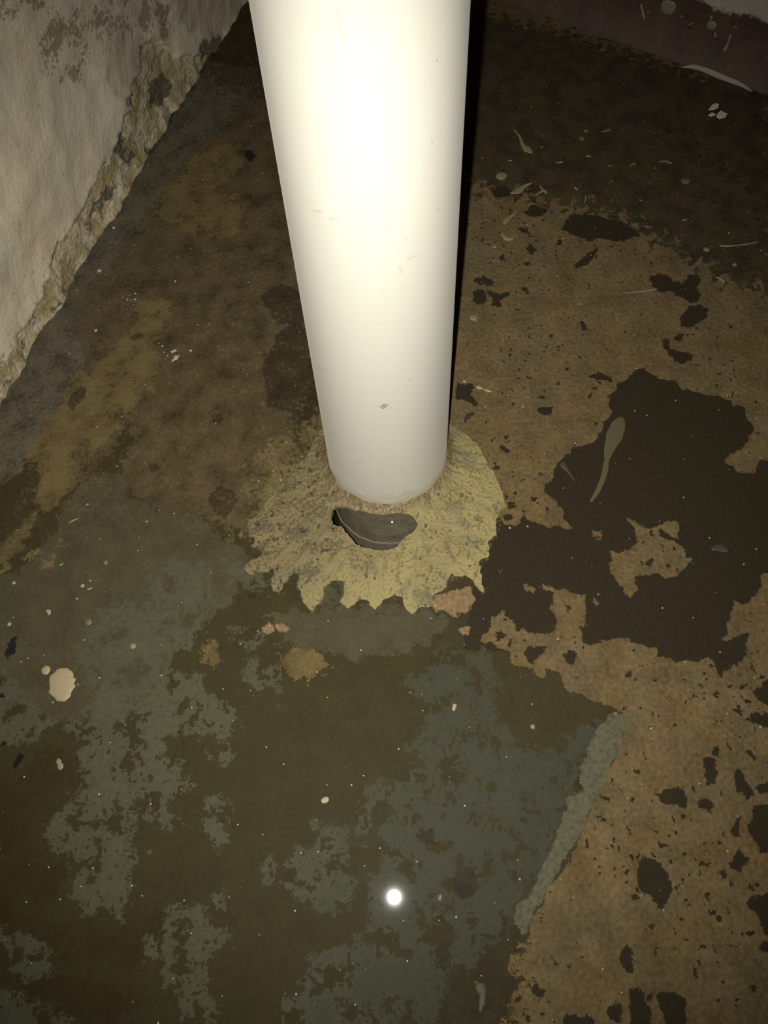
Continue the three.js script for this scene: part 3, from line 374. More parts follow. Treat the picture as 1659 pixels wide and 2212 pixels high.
put(new THREE.Mesh(slab(R_END, FAR_END, new THREE.Vector2(-rOut.x, -rOut.y), 0.15, -0.1, ROOM_H).build(), mPlaster), 'wall_right', scene, { kind: 'structure', label: 'plain plaster wall facing the stained wall with crumbling foot', category: 'wall' });
{ const s = new THREE.Shape([CORNER, R_END, FAR_END, L_END].map(p => { const m = CORNER.clone().add(FAR_END).multiplyScalar(0.5); return p.clone().sub(m).multiplyScalar(1.12).add(m); }).map(p => new THREE.Vector2(p.x, -p.y)));
  const c = new THREE.ExtrudeGeometry(s, { depth: 0.15, bevelEnabled: false }); c.rotateX(-Math.PI / 2); c.translate(0, ROOM_H, 0);
  put(new THREE.Mesh(c, new THREE.MeshStandardMaterial({ color: 0x5a544a, roughness: 0.95 })), 'ceiling', scene, { kind: 'structure', label: 'rough grey basement ceiling', category: 'ceiling' }); }

// ------------------------------------------------------------------ the pipe
const PIPE_AX = toWorld(camRay(904, 2113)).normalize().negate();     // from the meeting point of its two edges: it leans a little
const pipeQ = new THREE.Quaternion().setFromUnitVectors(V(0, 1, 0), PIPE_AX);
function onPipe(px, py) {                                            // angle and height along the pipe
  const inv = pipeQ.clone().invert(), o = CAM.clone().applyQuaternion(inv), d = ray(px, py).applyQuaternion(inv), R = PIPE_R;
  const a = d.x * d.x + d.z * d.z, b = 2 * (o.x * d.x + o.z * d.z), c = o.x * o.x + o.z * o.z - R * R, disc = Math.max(0, b * b - 4 * a * c), t = (-b - Math.sqrt(disc)) / (2 * a), p = o.addScaledVector(d, t);
  return [Math.atan2(p.x, p.z), p.y];
}
const pipe = put(new THREE.Group(), 'drain_pipe', scene, { label: 'white plastic drain pipe standing upright in the ochre cement collar', category: 'pipe' });
pipe.quaternion.copy(pipeQ);
{
  const H0 = -0.02, H1 = 0.66, pw = 1024, ph = 1944, LEN = Math.PI * 2 * PIPE_R;
  const pm = new Masks(-0.09, 0.09, H0, H1, 0.00035);
  const pf = (bit, ...polys) => { for (const p of polys) pm.fill(bit, p.map(([x, y]) => { const [a, h] = onPipe(x, y); return [a * PIPE_R, h]; })); };
  pf(0, zQ([[730, 1255], [760, 1235], [790, 1245], [780, 1260], [755, 1272], [735, 1265]]), zQ([[800, 1262], [815, 1265], [808, 1275]]), zQ([[764, 1222], [774, 1224], [769, 1230]]), zQ([[716, 1250], [724, 1252], [719, 1258]]), zQ([[942, 1058], [952, 1058], [947, 1070]]), zQ([[560, 1530], [568, 1538], [564, 1542]]), zQ([[246, 1175], [268, 1175], [266, 1186], [246, 1184]]), zO([[1222, 355], [1230, 355], [1226, 372]]), zO([[1192, 845], [1202, 846], [1197, 858]]), zO([[566, 815], [574, 815], [570, 824]]), zQ([[312, 985], [319, 985], [316, 994]]));
  pf(1, zF([[740, 265], [755, 262], [758, 275], [745, 285]]), zF([[760, 262], [775, 264], [772, 282], [762, 280]]), zO([[480, 1248], [530, 1258], [545, 1272], [520, 1274], [480, 1260]]), zO([[570, 1300], [640, 1298], [640, 1310], [590, 1318]]), zO([[690, 1330], [740, 1328], [740, 1344], [700, 1342]]), zO([[1228, 1240], [1245, 1232], [1238, 1260], [1226, 1262]]), zO([[1000, 1250], [1025, 1252], [1010, 1264]]), zQ([[868, 250], [884, 250], [906, 300], [898, 306], [876, 278]]), zQ([[925, 195], [975, 172], [1010, 158], [975, 186], [930, 204]]), zQ([[888, 20], [910, 40], [900, 46], [886, 32]]), zQ([[862, 150], [870, 150], [866, 172]]), zO([[1150, 488], [1166, 484], [1160, 510], [1150, 512]]), zF([[1010, 325], [1022, 318], [1018, 340]]), zQ([[648, 120], [656, 124], [652, 134]]));
  pf(2, zO([[632, 55], [642, 60], [655, 150], [668, 240], [668, 300], [655, 240], [636, 140], [626, 100]]));
  pf(3, zO([[198, 0], [203, 0], [240, 250], [275, 480], [270, 490], [232, 250]]), zQ([[868, 300], [876, 300], [905, 600], [930, 800], [922, 800], [895, 600]]));
  pf(4, zF([[755, 432], [790, 462], [860, 492], [930, 501], [1000, 492], [1055, 465], [1058, 469], [1002, 497], [930, 506], [860, 497], [786, 466], [751, 435]]));
  const m = new Float32Array(16), BASE = [0.505, 0.49, 0.43];
  const tex = bake(pw, ph, -LEN / 2, LEN / 2, H0, H1, (a, h, o) => {
    const w = fbm(a * 300, h * 300, 2) * 0.0012; pm.at(a + w, h + w, m);
    const mid = fbm(a * 40, h * 25, 3), fine = n2(a * 900, h * 900), sp = sst(0.78, 0.85, n2(a * 420 + 7, h * 420) + 0.1 * mid);
    let [r, g, b] = BASE; const mix = (c, t) => { r += (c[0] - r) * t; g += (c[1] - g) * t; b += (c[2] - b) * t; };
    const bro = fbm(a * 900, h * 900, 2);
    mix([0.12, 0.11, 0.09], m[0] * sst(-0.25, 0.1, bro) * 0.9); mix([0.3, 0.29, 0.25], m[1] * sst(-0.3, 0.25, bro) * 0.55); mix([0.36, 0.3, 0.22], m[2] * 0.35); mix([0.45, 0.43, 0.38], m[3] * 0.28); mix([0.66, 0.65, 0.6], m[4] * 0.6);
    mix([0.3, 0.28, 0.23], sp * 0.35);
    const bounceFilm = sst(0.0, 0.012, fbm(a * 40, h * 30, 3) * 0.02 + 0.022 - h); mix([0.36, 0.29, 0.14], bounceFilm * (0.3 + 0.4 * clamp(fbm(a * 60, h * 400, 3) + 0.3)));  // thin cement film plus painted ochre bounce from the floor
    const v = 1 + mid * 0.012; o.r = r * v; o.g = g * v; o.b = b * v; o.rough = 0.42 + bounceFilm * 0.3; o.h = 0.5 + fine * 0.01;
  });
  for (const t of Object.values(tex)) { t.wrapS = THREE.RepeatWrapping; t.wrapT = THREE.ClampToEdgeWrapping; }
  const tall = (ROOM_H + 0.01) / PIPE_AX.y, g = new Geo(), n = 128, rows = [0, 0.01, 0.3, 0.66, tall - 0.01];
  const P = (i, h, r = PIPE_R) => { const a = i / n * Math.PI * 2 - Math.PI; return [Math.sin(a) * r, h, Math.cos(a) * r]; }, U = (i, h) => [i / n, (h - H0) / (H1 - H0)];
  for (let j = 0; j + 1 < rows.length; j++) for (let i = 0; i < n; i++) g.quad(0, P(i, rows[j]), P(i + 1, rows[j]), P(i + 1, rows[j + 1]), P(i, rows[j + 1]), U(i, rows[j]), U(i + 1, rows[j]), U(i + 1, rows[j + 1]), U(i, rows[j + 1]));
  const geo = g.build(), nor = geo.attributes.normal, pos = geo.attributes.position;
  for (let i = 0; i < pos.count; i++) { const l = Math.hypot(pos.getX(i), pos.getZ(i)); nor.setXYZ(i, pos.getX(i) / l, 0, pos.getZ(i) / l); }
  put(new THREE.Mesh(geo, new THREE.MeshPhysicalMaterial({ map: tex.map, roughnessMap: tex.roughnessMap, roughness: 1, sheen: 0.28, sheenRoughness: 0.8, sheenColor: new THREE.Color(0.9, 0.87, 0.8), side: THREE.DoubleSide })), 'pipe_wall', pipe);
  // below the floor: silt-stained pipe seated in a hub
  const silt = bake(512, 256, -LEN / 2, LEN / 2, -0.2, 0.0, (a, h, o) => { const mid = fbm(a * 60, h * 90, 4), f = fbm(a * 300, h * 300, 2), v = 1 + mid * 0.5 + f * 0.25; o.r = 0.15 * v; o.g = 0.127 * v; o.b = 0.085 * v; o.rough = 0.9; o.h = 0.5 + f * 0.2; });
  const lower = new THREE.CylinderGeometry(PIPE_R + 0.0004, PIPE_R + 0.0004, 0.2, 96, 1, true); lower.translate(0, -0.1, 0); lower.rotateY(Math.PI);
  put(new THREE.Mesh(lower, new THREE.MeshPhysicalMaterial({ ...silt, bumpScale: 0.001, specularIntensity: 0.3 })), 'buried_section', pipe, { label: 'brown silt-stained lower pipe seen through the hole' });
  const rim = onPipe(842, 1172)[1], hub = []; for (const [r, y] of [[PIPE_R, rim], [PIPE_R + 0.001, rim - 0.0003], [PIPE_R + 0.0016, rim - 0.001], [PIPE_R + 0.0016, rim - 0.003], [PIPE_R + 0.0009, rim - 0.0045], [PIPE_R + 0.0008, -0.32]]) hub.push(new THREE.Vector2(r, y));
  const hubG = new THREE.LatheGeometry(hub, 96), hp = hubG.attributes.position; for (let i = 0; i < hp.count; i++) { const a = Math.atan2(hp.getX(i), hp.getZ(i)), w = fbm(a * 9, 1.5, 4) * 0.0035; if (i % hub.length < 4) hp.setY(i, hp.getY(i) + w); } hubG.computeVertexNormals();
  put(new THREE.Mesh(hubG, new THREE.MeshPhysicalMaterial({ color: new THREE.Color(0.15, 0.132, 0.095), roughness: 0.8, specularIntensity: 0.3 })), 'hub', pipe, { label: 'grey pipe hub down in the hole' });
}

// ------------------------------------------------------------------ cement collar with its broken-out hole
{
  const HOLE = floorPts(zF([[600, 560], [615, 550], [640, 546], [690, 553], [740, 573], [770, 572], [800, 582], [830, 592], [860, 596], [890, 600], [920, 600], [960, 595], [1010, 589], [1060, 594], [1085, 608], [1100, 622], [1112, 650], [1098, 675], [1085, 690], [1050, 710], [1025, 730], [1010, 748], [990, 778], [965, 790], [940, 796], [910, 800], [880, 800], [850, 796], [830, 787], [800, 785], [775, 779], [740, 760], [728, 740], [710, 722], [695, 700], [680, 692], [672, 668], [650, 655], [632, 655], [610, 645], [597, 625], [595, 590]]));
  const cl = COLLAR.slice(0, COLLAR.findIndex(p => p[0] === zF([[65, 690]])[0][0]));
  const OUT = floorPts([...zF([[1270, 30]]), ...cl.slice(2), ...zF([[100, 620], [190, 560], [230, 470], [330, 400], [360, 300], [450, 250], [500, 130], [560, 60], [640, -20], [900, -70], [1150, -40]])]);
  const sd = (poly, x, z) => { let d = 1e9, inside = false; for (let i = 0, j = poly.length - 1; i < poly.length; j = i++) { const [ax, az] = poly[i], [bx, bz] = poly[j], ex = bx - ax, ez = bz - az, t = clamp(((x - ax) * ex + (z - az) * ez) / (ex * ex + ez * ez)), dx = x - ax - ex * t, dz = z - az - ez * t; d = Math.min(d, dx * dx + dz * dz); if ((az > z) !== (bz > z) && x < (bx - ax) * (z - az) / (bz - az) + ax) inside = !inside; } d = Math.sqrt(d); return inside ? d : -d; };
  const x0 = -0.17, x1 = 0.13, z0 = -0.10, z1 = 0.19, st = 0.0016, nx = Math.round((x1 - x0) / st), nz = Math.round((z1 - z0) / st);
  const G = new Float32Array((nx + 1) * (nz + 1)), Y = new Float32Array(G.length);
  const axisAt = h => [PIPE_AX.x / PIPE_AX.y * h, PIPE_AX.z / PIPE_AX.y * h];
  for (let j = 0; j <= nz; j++) for (let i = 0; i <= nx; i++) {
    const x = x0 + i * st, z = z0 + j * st, w = fbm(x * 95, z * 95, 3) * 0.004, v = fbm(x * 95 + 40, z * 95 - 70, 3) * 0.004, jag = fbm(x * 320, z * 320, 2);
    const o = sd(OUT, x + w, z + v), hd = -sd(HOLE, x + jag * 0.0007, z - jag * 0.0007), r = Math.hypot(x, z) - PIPE_R, back = sst(0.03, -0.05, z);
    G[j * (nx + 1) + i] = Math.min(o, hd, r - 0.0004);
    const ring = Math.max(0, r), away = Math.min(1, Math.max(0, o) / 0.02);
    const lump = fbm(x * 48 + 5, z * 48, 4), fing = fbm(Math.atan2(x, z) * 7, ring * 20, 3);
    let y = 0.0013 * Math.pow(away, 0.8) + 0.0042 * Math.exp(-ring / 0.03) + 0.0085 * Math.exp(-ring / 0.0065) * (0.75 + 0.5 * fbm(x * 60, z * 60 + 3, 2));
    y += away * (0.0024 * lump + 0.0022 * fing + 0.0007 * fbm(x * 190, z * 190, 3)) * (0.7 + back);
    if (hd < 0.012) y -= 0.0025 * (1 - sst(0, 0.012, hd)) * sst(0.0, 0.02, ring);
    Y[j * (nx + 1) + i] = Math.max(0.0004, y);
  }
  const g = new Geo(), U = p => [(p[0] - x0) / (x1 - x0), (p[2] - z0) / (z1 - z0)];
  const at = (i, j) => { const k = j * (nx + 1) + i; return { p: [x0 + i * st, Y[k], z0 + j * st], g: G[k] }; };
  const cut = (a, b) => { const t = a.g / (a.g - b.g); return { p: a.p.map((v, k) => lerp(v, b.p[k], t)), g: 0, c: true }; };
  const smoothN = new Map();
  for (let j = 0; j < nz; j++) for (let i = 0; i < nx; i++) for (const T of [[at(i, j), at(i, j + 1), at(i + 1, j + 1)], [at(i, j), at(i + 1, j + 1), at(i + 1, j)]]) {
    const poly = []; for (let k = 0; k < 3; k++) { const a = T[k], b = T[(k + 1) % 3]; if (a.g >= 0) poly.push(a); if ((a.g >= 0) !== (b.g >= 0)) poly.push(cut(a, b)); }
    for (let k = 1; k + 1 < poly.length; k++) g.tri(0, poly[0].p, poly[k].p, poly[k + 1].p, U(poly[0].p), U(poly[k].p), U(poly[k + 1].p));
    for (let k = 0; k < poly.length; k++) { const a = poly[k], b = poly[(k + 1) % poly.length]; if (a.c && b.c) {
      const mx = (a.p[0] + b.p[0]) / 2, mz = (a.p[2] + b.p[2]) / 2, deep = sd(HOLE, mx, mz) > -0.004 ? (mz < 0.072 && Math.hypot(mx, mz) < PIPE_R + 0.02 ? 0.004 : 0.012) : 0.004;
      const lo = q => { const s = deep > 0.005 ? 1 + 0.03 * n2(q[0] * 300, q[2] * 300) : 1; return [q[0] * s, q[1] - deep, q[2] * s]; };
      g.quad(1, b.p, a.p, lo(a.p), lo(b.p), U(b.p), U(a.p), U(a.p), U(b.p)); } }
  }
  const geo = g.build(), p = geo.attributes.position, nr = geo.attributes.normal, grp = geo.groups.find(q => q.materialIndex === 0), key = i => `${p.getX(i).toFixed(5)},${p.getZ(i).toFixed(5)}`;
  for (let i = grp.start; i < grp.start + grp.count; i++) { const k = key(i), v = smoothN.get(k) ?? V(0, 0, 0); v.add(V(nr.getX(i), nr.getY(i), nr.getZ(i))); smoothN.set(k, v); }
  for (let i = grp.start; i < grp.start + grp.count; i++) { const v = smoothN.get(key(i)).clone().normalize(); nr.setXYZ(i, v.x, v.y, v.z); }
  const dirt = [A_OCHRE[0] * 0.3, A_OCHRE[1] * 0.27, A_OCHRE[2] * 0.27], dull = albedo(122, 107, 68, 620, 1060), bright = albedo(158, 143, 89, 900, 1230), sandy = albedo(150, 128, 88, 930, 1250), grey = albedo(118, 110, 82, 860, 1290);
  const surf = bake(1200, 1160, x0, x1, z0, z1, (x, z, o) => {
    const mid = fbm(x * 46, z * 46, 4), fine = fbm(x * 330, z * 330, 3), grit = n2(x * 1300, z * 1300), big = fbm(x * 14, z * 14, 3), r = Math.hypot(x, z) - PIPE_R;
    const stroke = fbm(x * 190 + z * 60, z * 70 - x * 30, 3);
    // trowelled clean ochre at the front and right, weathered and pitted at the back left
    const worn = clamp(sst(0.13, -0.02, z + x * 1.1 + big * 0.07) + sst(0.1, 0.3, big) * 0.3);
    let R = lerp(bright[0], dull[0], worn), Gc = lerp(bright[1], dull[1], worn), B = lerp(bright[2], dull[2], worn); const mix = (c, t) => { R += (c[0] - R) * t; Gc += (c[1] - Gc) * t; B += (c[2] - B) * t; };
    mix(sandy, sst(0.1, 0.4, fbm(x * 30 + 9, z * 30, 2)) * 0.5); mix(grey, sst(0.15, 0.35, fbm(x * 38 - 19, z * 38, 3)) * 0.5);
    mix(dirt, sst(0.06, 0.34, fine * 0.8 + mid * 0.55 + worn * 0.26 - 0.14) * 0.75); const drag = fbm(Math.atan2(x, z) * 16, r * 26, 4); mix(dirt, sst(0.22, 0.5, drag + worn * 0.08) * 0.45);
    mix(dirt, sst(0.3, 0.44, stroke) * 0.5); const crack = sst(0.955, 0.985, 1 - Math.abs(fbm(x * 34 + 60, z * 34, 3))) * sst(-0.1, 0.2, fbm(x * 20, z * 20 + 44, 2)); mix(dirt, crack * 0.25);
    mix([0.02, 0.018, 0.012], sst(0.40, 0.48, fbm(x * 140 + 40, z * 140, 3) + worn * 0.16 - 0.05) * 0.8);
    const bead = sst(0.010, 0.004, r + mid * 0.006); mix([0.115, 0.082, 0.036], bead * 0.6);
    const v = 1 + fine * 0.16 + mid * 0.1 + grit * 0.05; o.r = R * v; o.g = Gc * v; o.b = B * v; o.rough = 0.82 - bead * 0.3; o.h = 0.5 + fine * 0.2 + mid * 0.16 + stroke * 0.14 - crack * 0.05;
  });
  const mTop = new THREE.MeshStandardMaterial({ ...surf, bumpScale: 0.0038 }), mEdge = new THREE.MeshStandardMaterial({ color: new THREE.Color(...dull), roughness: 0.95, side: THREE.DoubleSide });
  const collar = put(new THREE.Group(), 'cement_collar', scene, { label: 'ochre cement collar smeared around the pipe foot with a broken hole', category: 'cement collar' });
  put(new THREE.Mesh(geo, [mTop, mEdge]), 'cement_patch', collar);
  // sealant bead between pipe and cement
  const bp = [], bi = [], bu = [], N = 160, K = 8;
  for (let i = 0; i <= N; i++) for (let k = 0; k <= K; k++) {
    const a = i / N * Math.PI * 2, t = k / K * Math.PI / 2, ca = Math.cos(a), sa = Math.sin(a), rr = 0.0042 + 0.002 * fbm(ca * 3 + 3, sa * 3, 2), hh = 0.0085 + 0.004 * fbm(ca * 3 - 7, sa * 3 + 2, 3);
    const rad = PIPE_R + 0.0002 + rr * Math.sin(t) * (1 + 0.06 * n2(i * 0.3, k)), y = hh * Math.cos(t) + 0.0012, [ox, oz] = axisAt(y);
    bp.push(ca * rad + ox, y, sa * rad + oz); bu.push(i / N, k / K);
  }
  for (let i = 0; i < N; i++) for (let k = 0; k < K; k++) { const a = i * (K + 1) + k, b = a + K + 1; bi.push(a, b, a + 1, b, b + 1, a + 1); }
  const bg = new THREE.BufferGeometry(); bg.setAttribute('position', new THREE.Float32BufferAttribute(bp, 3)); bg.setAttribute('uv', new THREE.Float32BufferAttribute(bu, 2)); bg.setIndex(bi); bg.computeVertexNormals();
  const beadTex = bake(1024, 64, 0, 0.36, 0, 0.012, (x, y, o) => { const m = fbm(x * 14, y * 300, 4), f = fbm(x * 45, y * 600, 3), t = clamp(0.5 + m); o.r = lerp(0.095, 0.19, t); o.g = lerp(0.072, 0.145, t); o.b = lerp(0.034, 0.066, t); const pale = sst(0.4, 0.55, f + m * 0.3); o.r += pale * 0.12; o.g += pale * 0.1; o.b += pale * 0.07; o.rough = 0.55; o.h = 0.5 + m * 0.2 + f * 0.1; });
  for (const t of Object.values(beadTex)) t.wrapS = THREE.MirroredRepeatWrapping;
  put(new THREE.Mesh(bg, new THREE.MeshPhysicalMaterial({ ...beadTex, bumpScale: 0.001, side: THREE.DoubleSide })), 'sealant_bead', collar, { label: 'brown sealant bead pressed around the pipe' });
}

// ------------------------------------------------------------------ paint drops and drips on floor and back wall
// a blob drawn along a line: widths in pixels at each point, rounded ends, low dome
function blob(pts, widths, plane, height) {
  const q = pts.map(p => plane(...p)), wid = widths.map((w, i) => { const [x, y] = pts[i], a = plane(x - 2, y), b = plane(x + 2, y); return w / 4 * a.p.distanceTo(b.p) / 2; });
  const c = q.length > 1 ? new THREE.CatmullRomCurve3(q.map(o => o.p)) : null, n = q[0].n, segs = q.length > 1 ? 8 + q.length * 3 : 0, pos = [], idx = [], K = 6;
  if (!c) {
    const M = 16, e1 = V(1, 0, 0).addScaledVector(n, -n.x).normalize(), e2 = n.clone().cross(e1); pos.push(q[0].p.clone().addScaledVector(n, height));
    for (let ring = 1; ring <= 3; ring++) for (let i = 0; i < M; i++) { const a = i / M * Math.PI * 2, f = ring / 3, rr = wid[0] * f * (1 + 0.14 * n2(Math.cos(a) * 1.3 + pts[0][0], Math.sin(a) * 1.3 + pts[0][1])); pos.push(q[0].p.clone().addScaledVector(e1, Math.cos(a) * rr).addScaledVector(e2, Math.sin(a) * rr).addScaledVector(n, height * Math.sqrt(Math.max(0, 1 - f * f)))); }
    for (let i = 0; i < M; i++) idx.push(0, 1 + i, 1 + (i + 1) % M); for (let ring = 0; ring < 2; ring++) for (let i = 0; i < M; i++) { const a = 1 + ring * M + i, b = 1 + ring * M + (i + 1) % M; idx.push(a, a + M, b, b, a + M, b + M); }
  } else for (let s = 0; s <= segs; s++) {
    const t = s / segs, p = c.getPoint(t), d = c.getTangent(t), side = d.clone().cross(n).normalize(), f = t * (wid.length - 1), k = Math.min(wid.length - 2, Math.floor(f)), end = Math.sqrt(clamp(1 - Math.pow(Math.abs(2 * t - 1), 6))), w = Math.max(0.00005, lerp(wid[k], wid[k + 1], f - k) * end * (1 + 0.18 * n2(t * 9 + pts[0][0], 2.5)));
    for (let j = 0; j <= K; j++) { const a = j / K * 2 - 1; pos.push(p.clone().addScaledVector(side, a * w).addScaledVector(n, height * Math.sqrt(Math.max(0, 1 - a * a)) * Math.min(1, end + 0.2))); }
    if (s < segs) for (let j = 0; j < K; j++) { const a = s * (K + 1) + j, b = a + K + 1; idx.push(a, a + 1, b, b, a + 1, b + 1); }
  }
  const g = new THREE.BufferGeometry(); g.setAttribute('position', new THREE.Float32BufferAttribute(pos.flatMap(p => p.toArray()), 3)); g.setAttribute('uv', new THREE.Float32BufferAttribute(new Array(pos.length * 2).fill(0).map((_, i) => i % 2 ? pos[i >> 1].z : pos[i >> 1].x), 2)); g.setIndex(idx); g.computeVertexNormals(); return g;
}
const onF = (x, y) => ({ p: onFloor(x, y, 0.0002), n: V(0, 1, 0) });
const onR = (x, y) => { const [s, h] = onRight(x, y); return { p: rightPt(s, h, 0.0055 + 0.02 * Math.exp(-Math.max(0, h) / 0.02)), n: V(rN.x, 0, rN.y) }; };
const mkPaint = (c, r = 0.6) => new THREE.MeshStandardMaterial({ color: new THREE.Color(...c), roughness: r, side: THREE.DoubleSide });
const mCream = mkPaint(albedo(152, 136, 98, 135, 1480)), mDrip = mkPaint(albedo(94, 84, 60, 1090, 510)), mFaint = mkPaint(albedo(74, 66, 47, 1350, 600)), mWallDrip = mkPaint([0.17, 0.15, 0.12]), mSmear = mkPaint(albedo(76, 67, 42, 1330, 930)), mSmear2 = mkPaint(albedo(58, 53, 40, 1280, 1060));
const drops = [];
const drop = (zf, pts, widths, mat, name = 'paint_drip', h = 0.0006) => { const p = zf(pts), s = zf([[0, 0], [1, 0]]); put(new THREE.Mesh(blob(p, widths.map(w => w * (s[1][0] - s[0][0])), onF, h), mat), name, floor); };
// left side: cream drops
drop(zI, [[400, 672], [375, 735], [372, 800], [385, 872]], [90, 150, 145, 85], mCream, 'paint_drop', 0.0012);
for (const [z, x, y, w, m] of [[zI, 275, 685, 52, mCream], [zI, 82, 163, 22, mCream], [zI, 493, 180, 24, mCream], [zI, 460, 257, 14, mCream], [zI, 55, 410, 26, mCream], [zI, 80, 370, 10, mCream], [zI, 127, 634, 12, mCream], [zI, 528, 397, 38, mFaint], [zI, 795, 540, 36, mDrip], [zI, 630, 40, 30, mFaint], [zH, 877, 903, 14, mCream], [zH, 522, 800, 18, mDrip], [zI, 465, 770, 12, mCream]]) drop(z, [[x, y]], [w], m, 'paint_drop', 0.0007);
drop(zI, [[275, 328], [292, 335], [292, 358]], [12, 26, 14], mCream, 'paint_drop'); drop(zI, [[520, 205], [550, 192]], [8, 12], mCream); drop(zI, [[345, 1212], [352, 1235], [360, 1262], [352, 1280]], [22, 30, 36, 22], mDrip, 'paint_drop'); drop(zH, [[405, 915], [440, 895], [475, 882]], [6, 12, 6], mDrip); drop(zH, [[355, 1168], [378, 1152]], [12, 14], mDrip);
drop(zM, [[535, 85], [560, 78], [580, 65]], [26, 36, 26], mCream, 'paint_drop');
drop(zJ, [[1325, 930], [1335, 885]], [18, 26], mCream, 'paint_drop');
// right side
for (const [z, x, y, w, m] of [[zC, 210, 957, 60, mDrip], [zC, 430, 800, 18, mFaint], [zC, 670, 712, 26, mFaint], [zC, 648, 752, 32, mFaint], [zC, 1210, 985, 46, mFaint], [zD, 172, 334, 24, mDrip], [zD, 1325, 350, 34, mDrip], [zD, 1478, 432, 26, mDrip], [zD, 58, 722, 40, mDrip], [zD, 1447, 259, 12, mDrip], [zD, 320, 213, 10, mDrip], [zD, 640, 640, 30, mFaint], [zC, 1045, 913, 16, mFaint], [zE, 255, 856, 14, mCream], [zE, 352, 848, 12, mCream], [zE, 8, 60, 18, mCream], [zK, 380, 930, 26, mDrip]]) drop(z, [[x, y]], [w], m, 'paint_drop', 0.0007);
drop(zC, [[255, 1050], [300, 1040], [330, 1015], [378, 992]], [14, 36, 26, 10], mDrip); drop(zC, [[392, 1062], [425, 1042], [455, 1035]], [8, 14, 10], mDrip); drop(zC, [[415, 1005], [432, 1030], [458, 1052]], [8, 10, 16], mDrip); drop(zC, [[275, 700], [310, 745], [325, 785], [350, 812], [380, 832]], [8, 12, 22, 44, 22], mDrip);
drop(zC, [[752, 718], [780, 710], [808, 700]], [6, 22, 18], mFaint); drop(zC, [[668, 848], [698, 850]], [10, 10], mDrip); drop(zC, [[506, 885], [545, 880]], [10, 12], mDrip); drop(zC, [[245, 873], [270, 872]], [7, 7], mDrip); drop(zC, [[788, 902], [815, 902]], [8, 8], mFaint); drop(zC, [[908, 902], [938, 888]], [6, 12], mDrip); drop(zC, [[1062, 882], [1100, 875], [1140, 890]], [12, 18, 24], mFaint); drop(zC, [[606, 1016], [625, 1034]], [16, 10], mDrip); drop(zC, [[665, 1062], [668, 1085], [656, 1106]], [8, 8, 6], mDrip); drop(zC, [[955, 1085], [975, 1092]], [10, 10], mFaint);
drop(zD, [[222, 214], [235, 190], [262, 168], [298, 142]], [18, 28, 14, 10], mDrip); drop(zD, [[212, 260], [232, 285], [262, 292], [276, 272]], [22, 30, 20, 12], mDrip, 'paint_drip', 0.001); drop(zD, [[1392, 328], [1430, 330], [1500, 326], [1560, 318], [1608, 308]], [12, 12, 8, 10, 8], mDrip); drop(zD, [[1372, 500], [1400, 508], [1424, 530]], [10, 10, 18], mDrip); drop(zD, [[1152, 524], [1210, 480], [1262, 440], [1285, 412], [1304, 384]], [8, 12, 12, 22, 10], mFaint); drop(zD, [[862, 586], [930, 582], [1000, 574], [1058, 562]], [3, 6, 8, 12], mDrip); drop(zD, [[1192, 192], [1220, 186]], [10, 10], mDrip);
drop(zE, [[72, 88], [92, 94], [110, 102]], [18, 24, 8], mCream); drop(zE, [[112, 106], [135, 110], [156, 116]], [8, 16, 12], mCream);
drop(zE, [[868, 252], [845, 300], [822, 360], [795, 430], [782, 490], [770, 560], [735, 650], [690, 722]], [46, 84, 84, 56, 24, 30, 32, 26], mSmear, 'paint_smear', 0.0003); drop(zE, [[535, 500], [570, 545], [615, 610]], [40, 18, 4], mSmear2, 'paint_smear', 0.0004); drop(zE, [[1350, 972], [1400, 965], [1445, 985]], [20, 44, 20], mSmear2, 'paint_smear', 0.0004);
drop(zM, [[1250, 640], [1242, 680]], [22, 28], mFaint, 'paint_drop', 0.0006);
// back wall
const wdrop = (pts, widths) => { const p = zC(pts); put(new THREE.Mesh(blob(p, widths.map(w => w * 0.397), onR, 0.0008), mWallDrip), 'paint_drip', wallBack); };
wdrop([[1090, 10], [1130, 20], [1170, 10]], [60, 80, 40]); wdrop([[1365, 118]], [52]); wdrop([[1360, 65], [1362, 92]], [14, 18]); wdrop([[980, 0], [992, 40], [1003, 82]], [14, 12, 18]); wdrop([[1385, 155], [1388, 180]], [12, 14]); wdrop([[1470, 165], [1458, 205], [1438, 252]], [16, 10, 24]); wdrop([[1202, 72]], [14]); wdrop([[1235, 115], [1270, 105]], [8, 6]); wdrop([[1022, 45]], [12]); wdrop([[1480, 130], [1505, 128]], [8, 6]);

// ------------------------------------------------------------------ loose things
function sheet(poly, thick, lift = 0.0008, bend = 0) {               // a chip lying on the floor, outline in pixels
  const P = floorPts(poly), c = P.reduce((a, p) => [a[0] + p[0] / P.length, a[1] + p[1] / P.length], [0, 0]);
  const s = new THREE.Shape(P.map(p => new THREE.Vector2(p[0] - c[0], -(p[1] - c[1]))));
  const g = new THREE.ExtrudeGeometry(s, { depth: thick, bevelEnabled: true, bevelSize: 0.0004, bevelThickness: 0.0003, bevelSegments: 1, steps: 1 }); g.rotateX(-Math.PI / 2);
  if (bend) { const p = g.attributes.position; for (let i = 0; i < p.count; i++) p.setY(i, p.getY(i) + bend * p.getX(i) ** 2); g.computeVertexNormals(); }
  return [g, V(c[0], lift, c[1])];
}
const mChip = mkPaint([0.44, 0.42, 0.36], 0.7), mScrap = mkPaint([0.02, 0.017, 0.012], 0.6), mCrumb = mkPaint([0.32, 0.29, 0.23], 0.9);
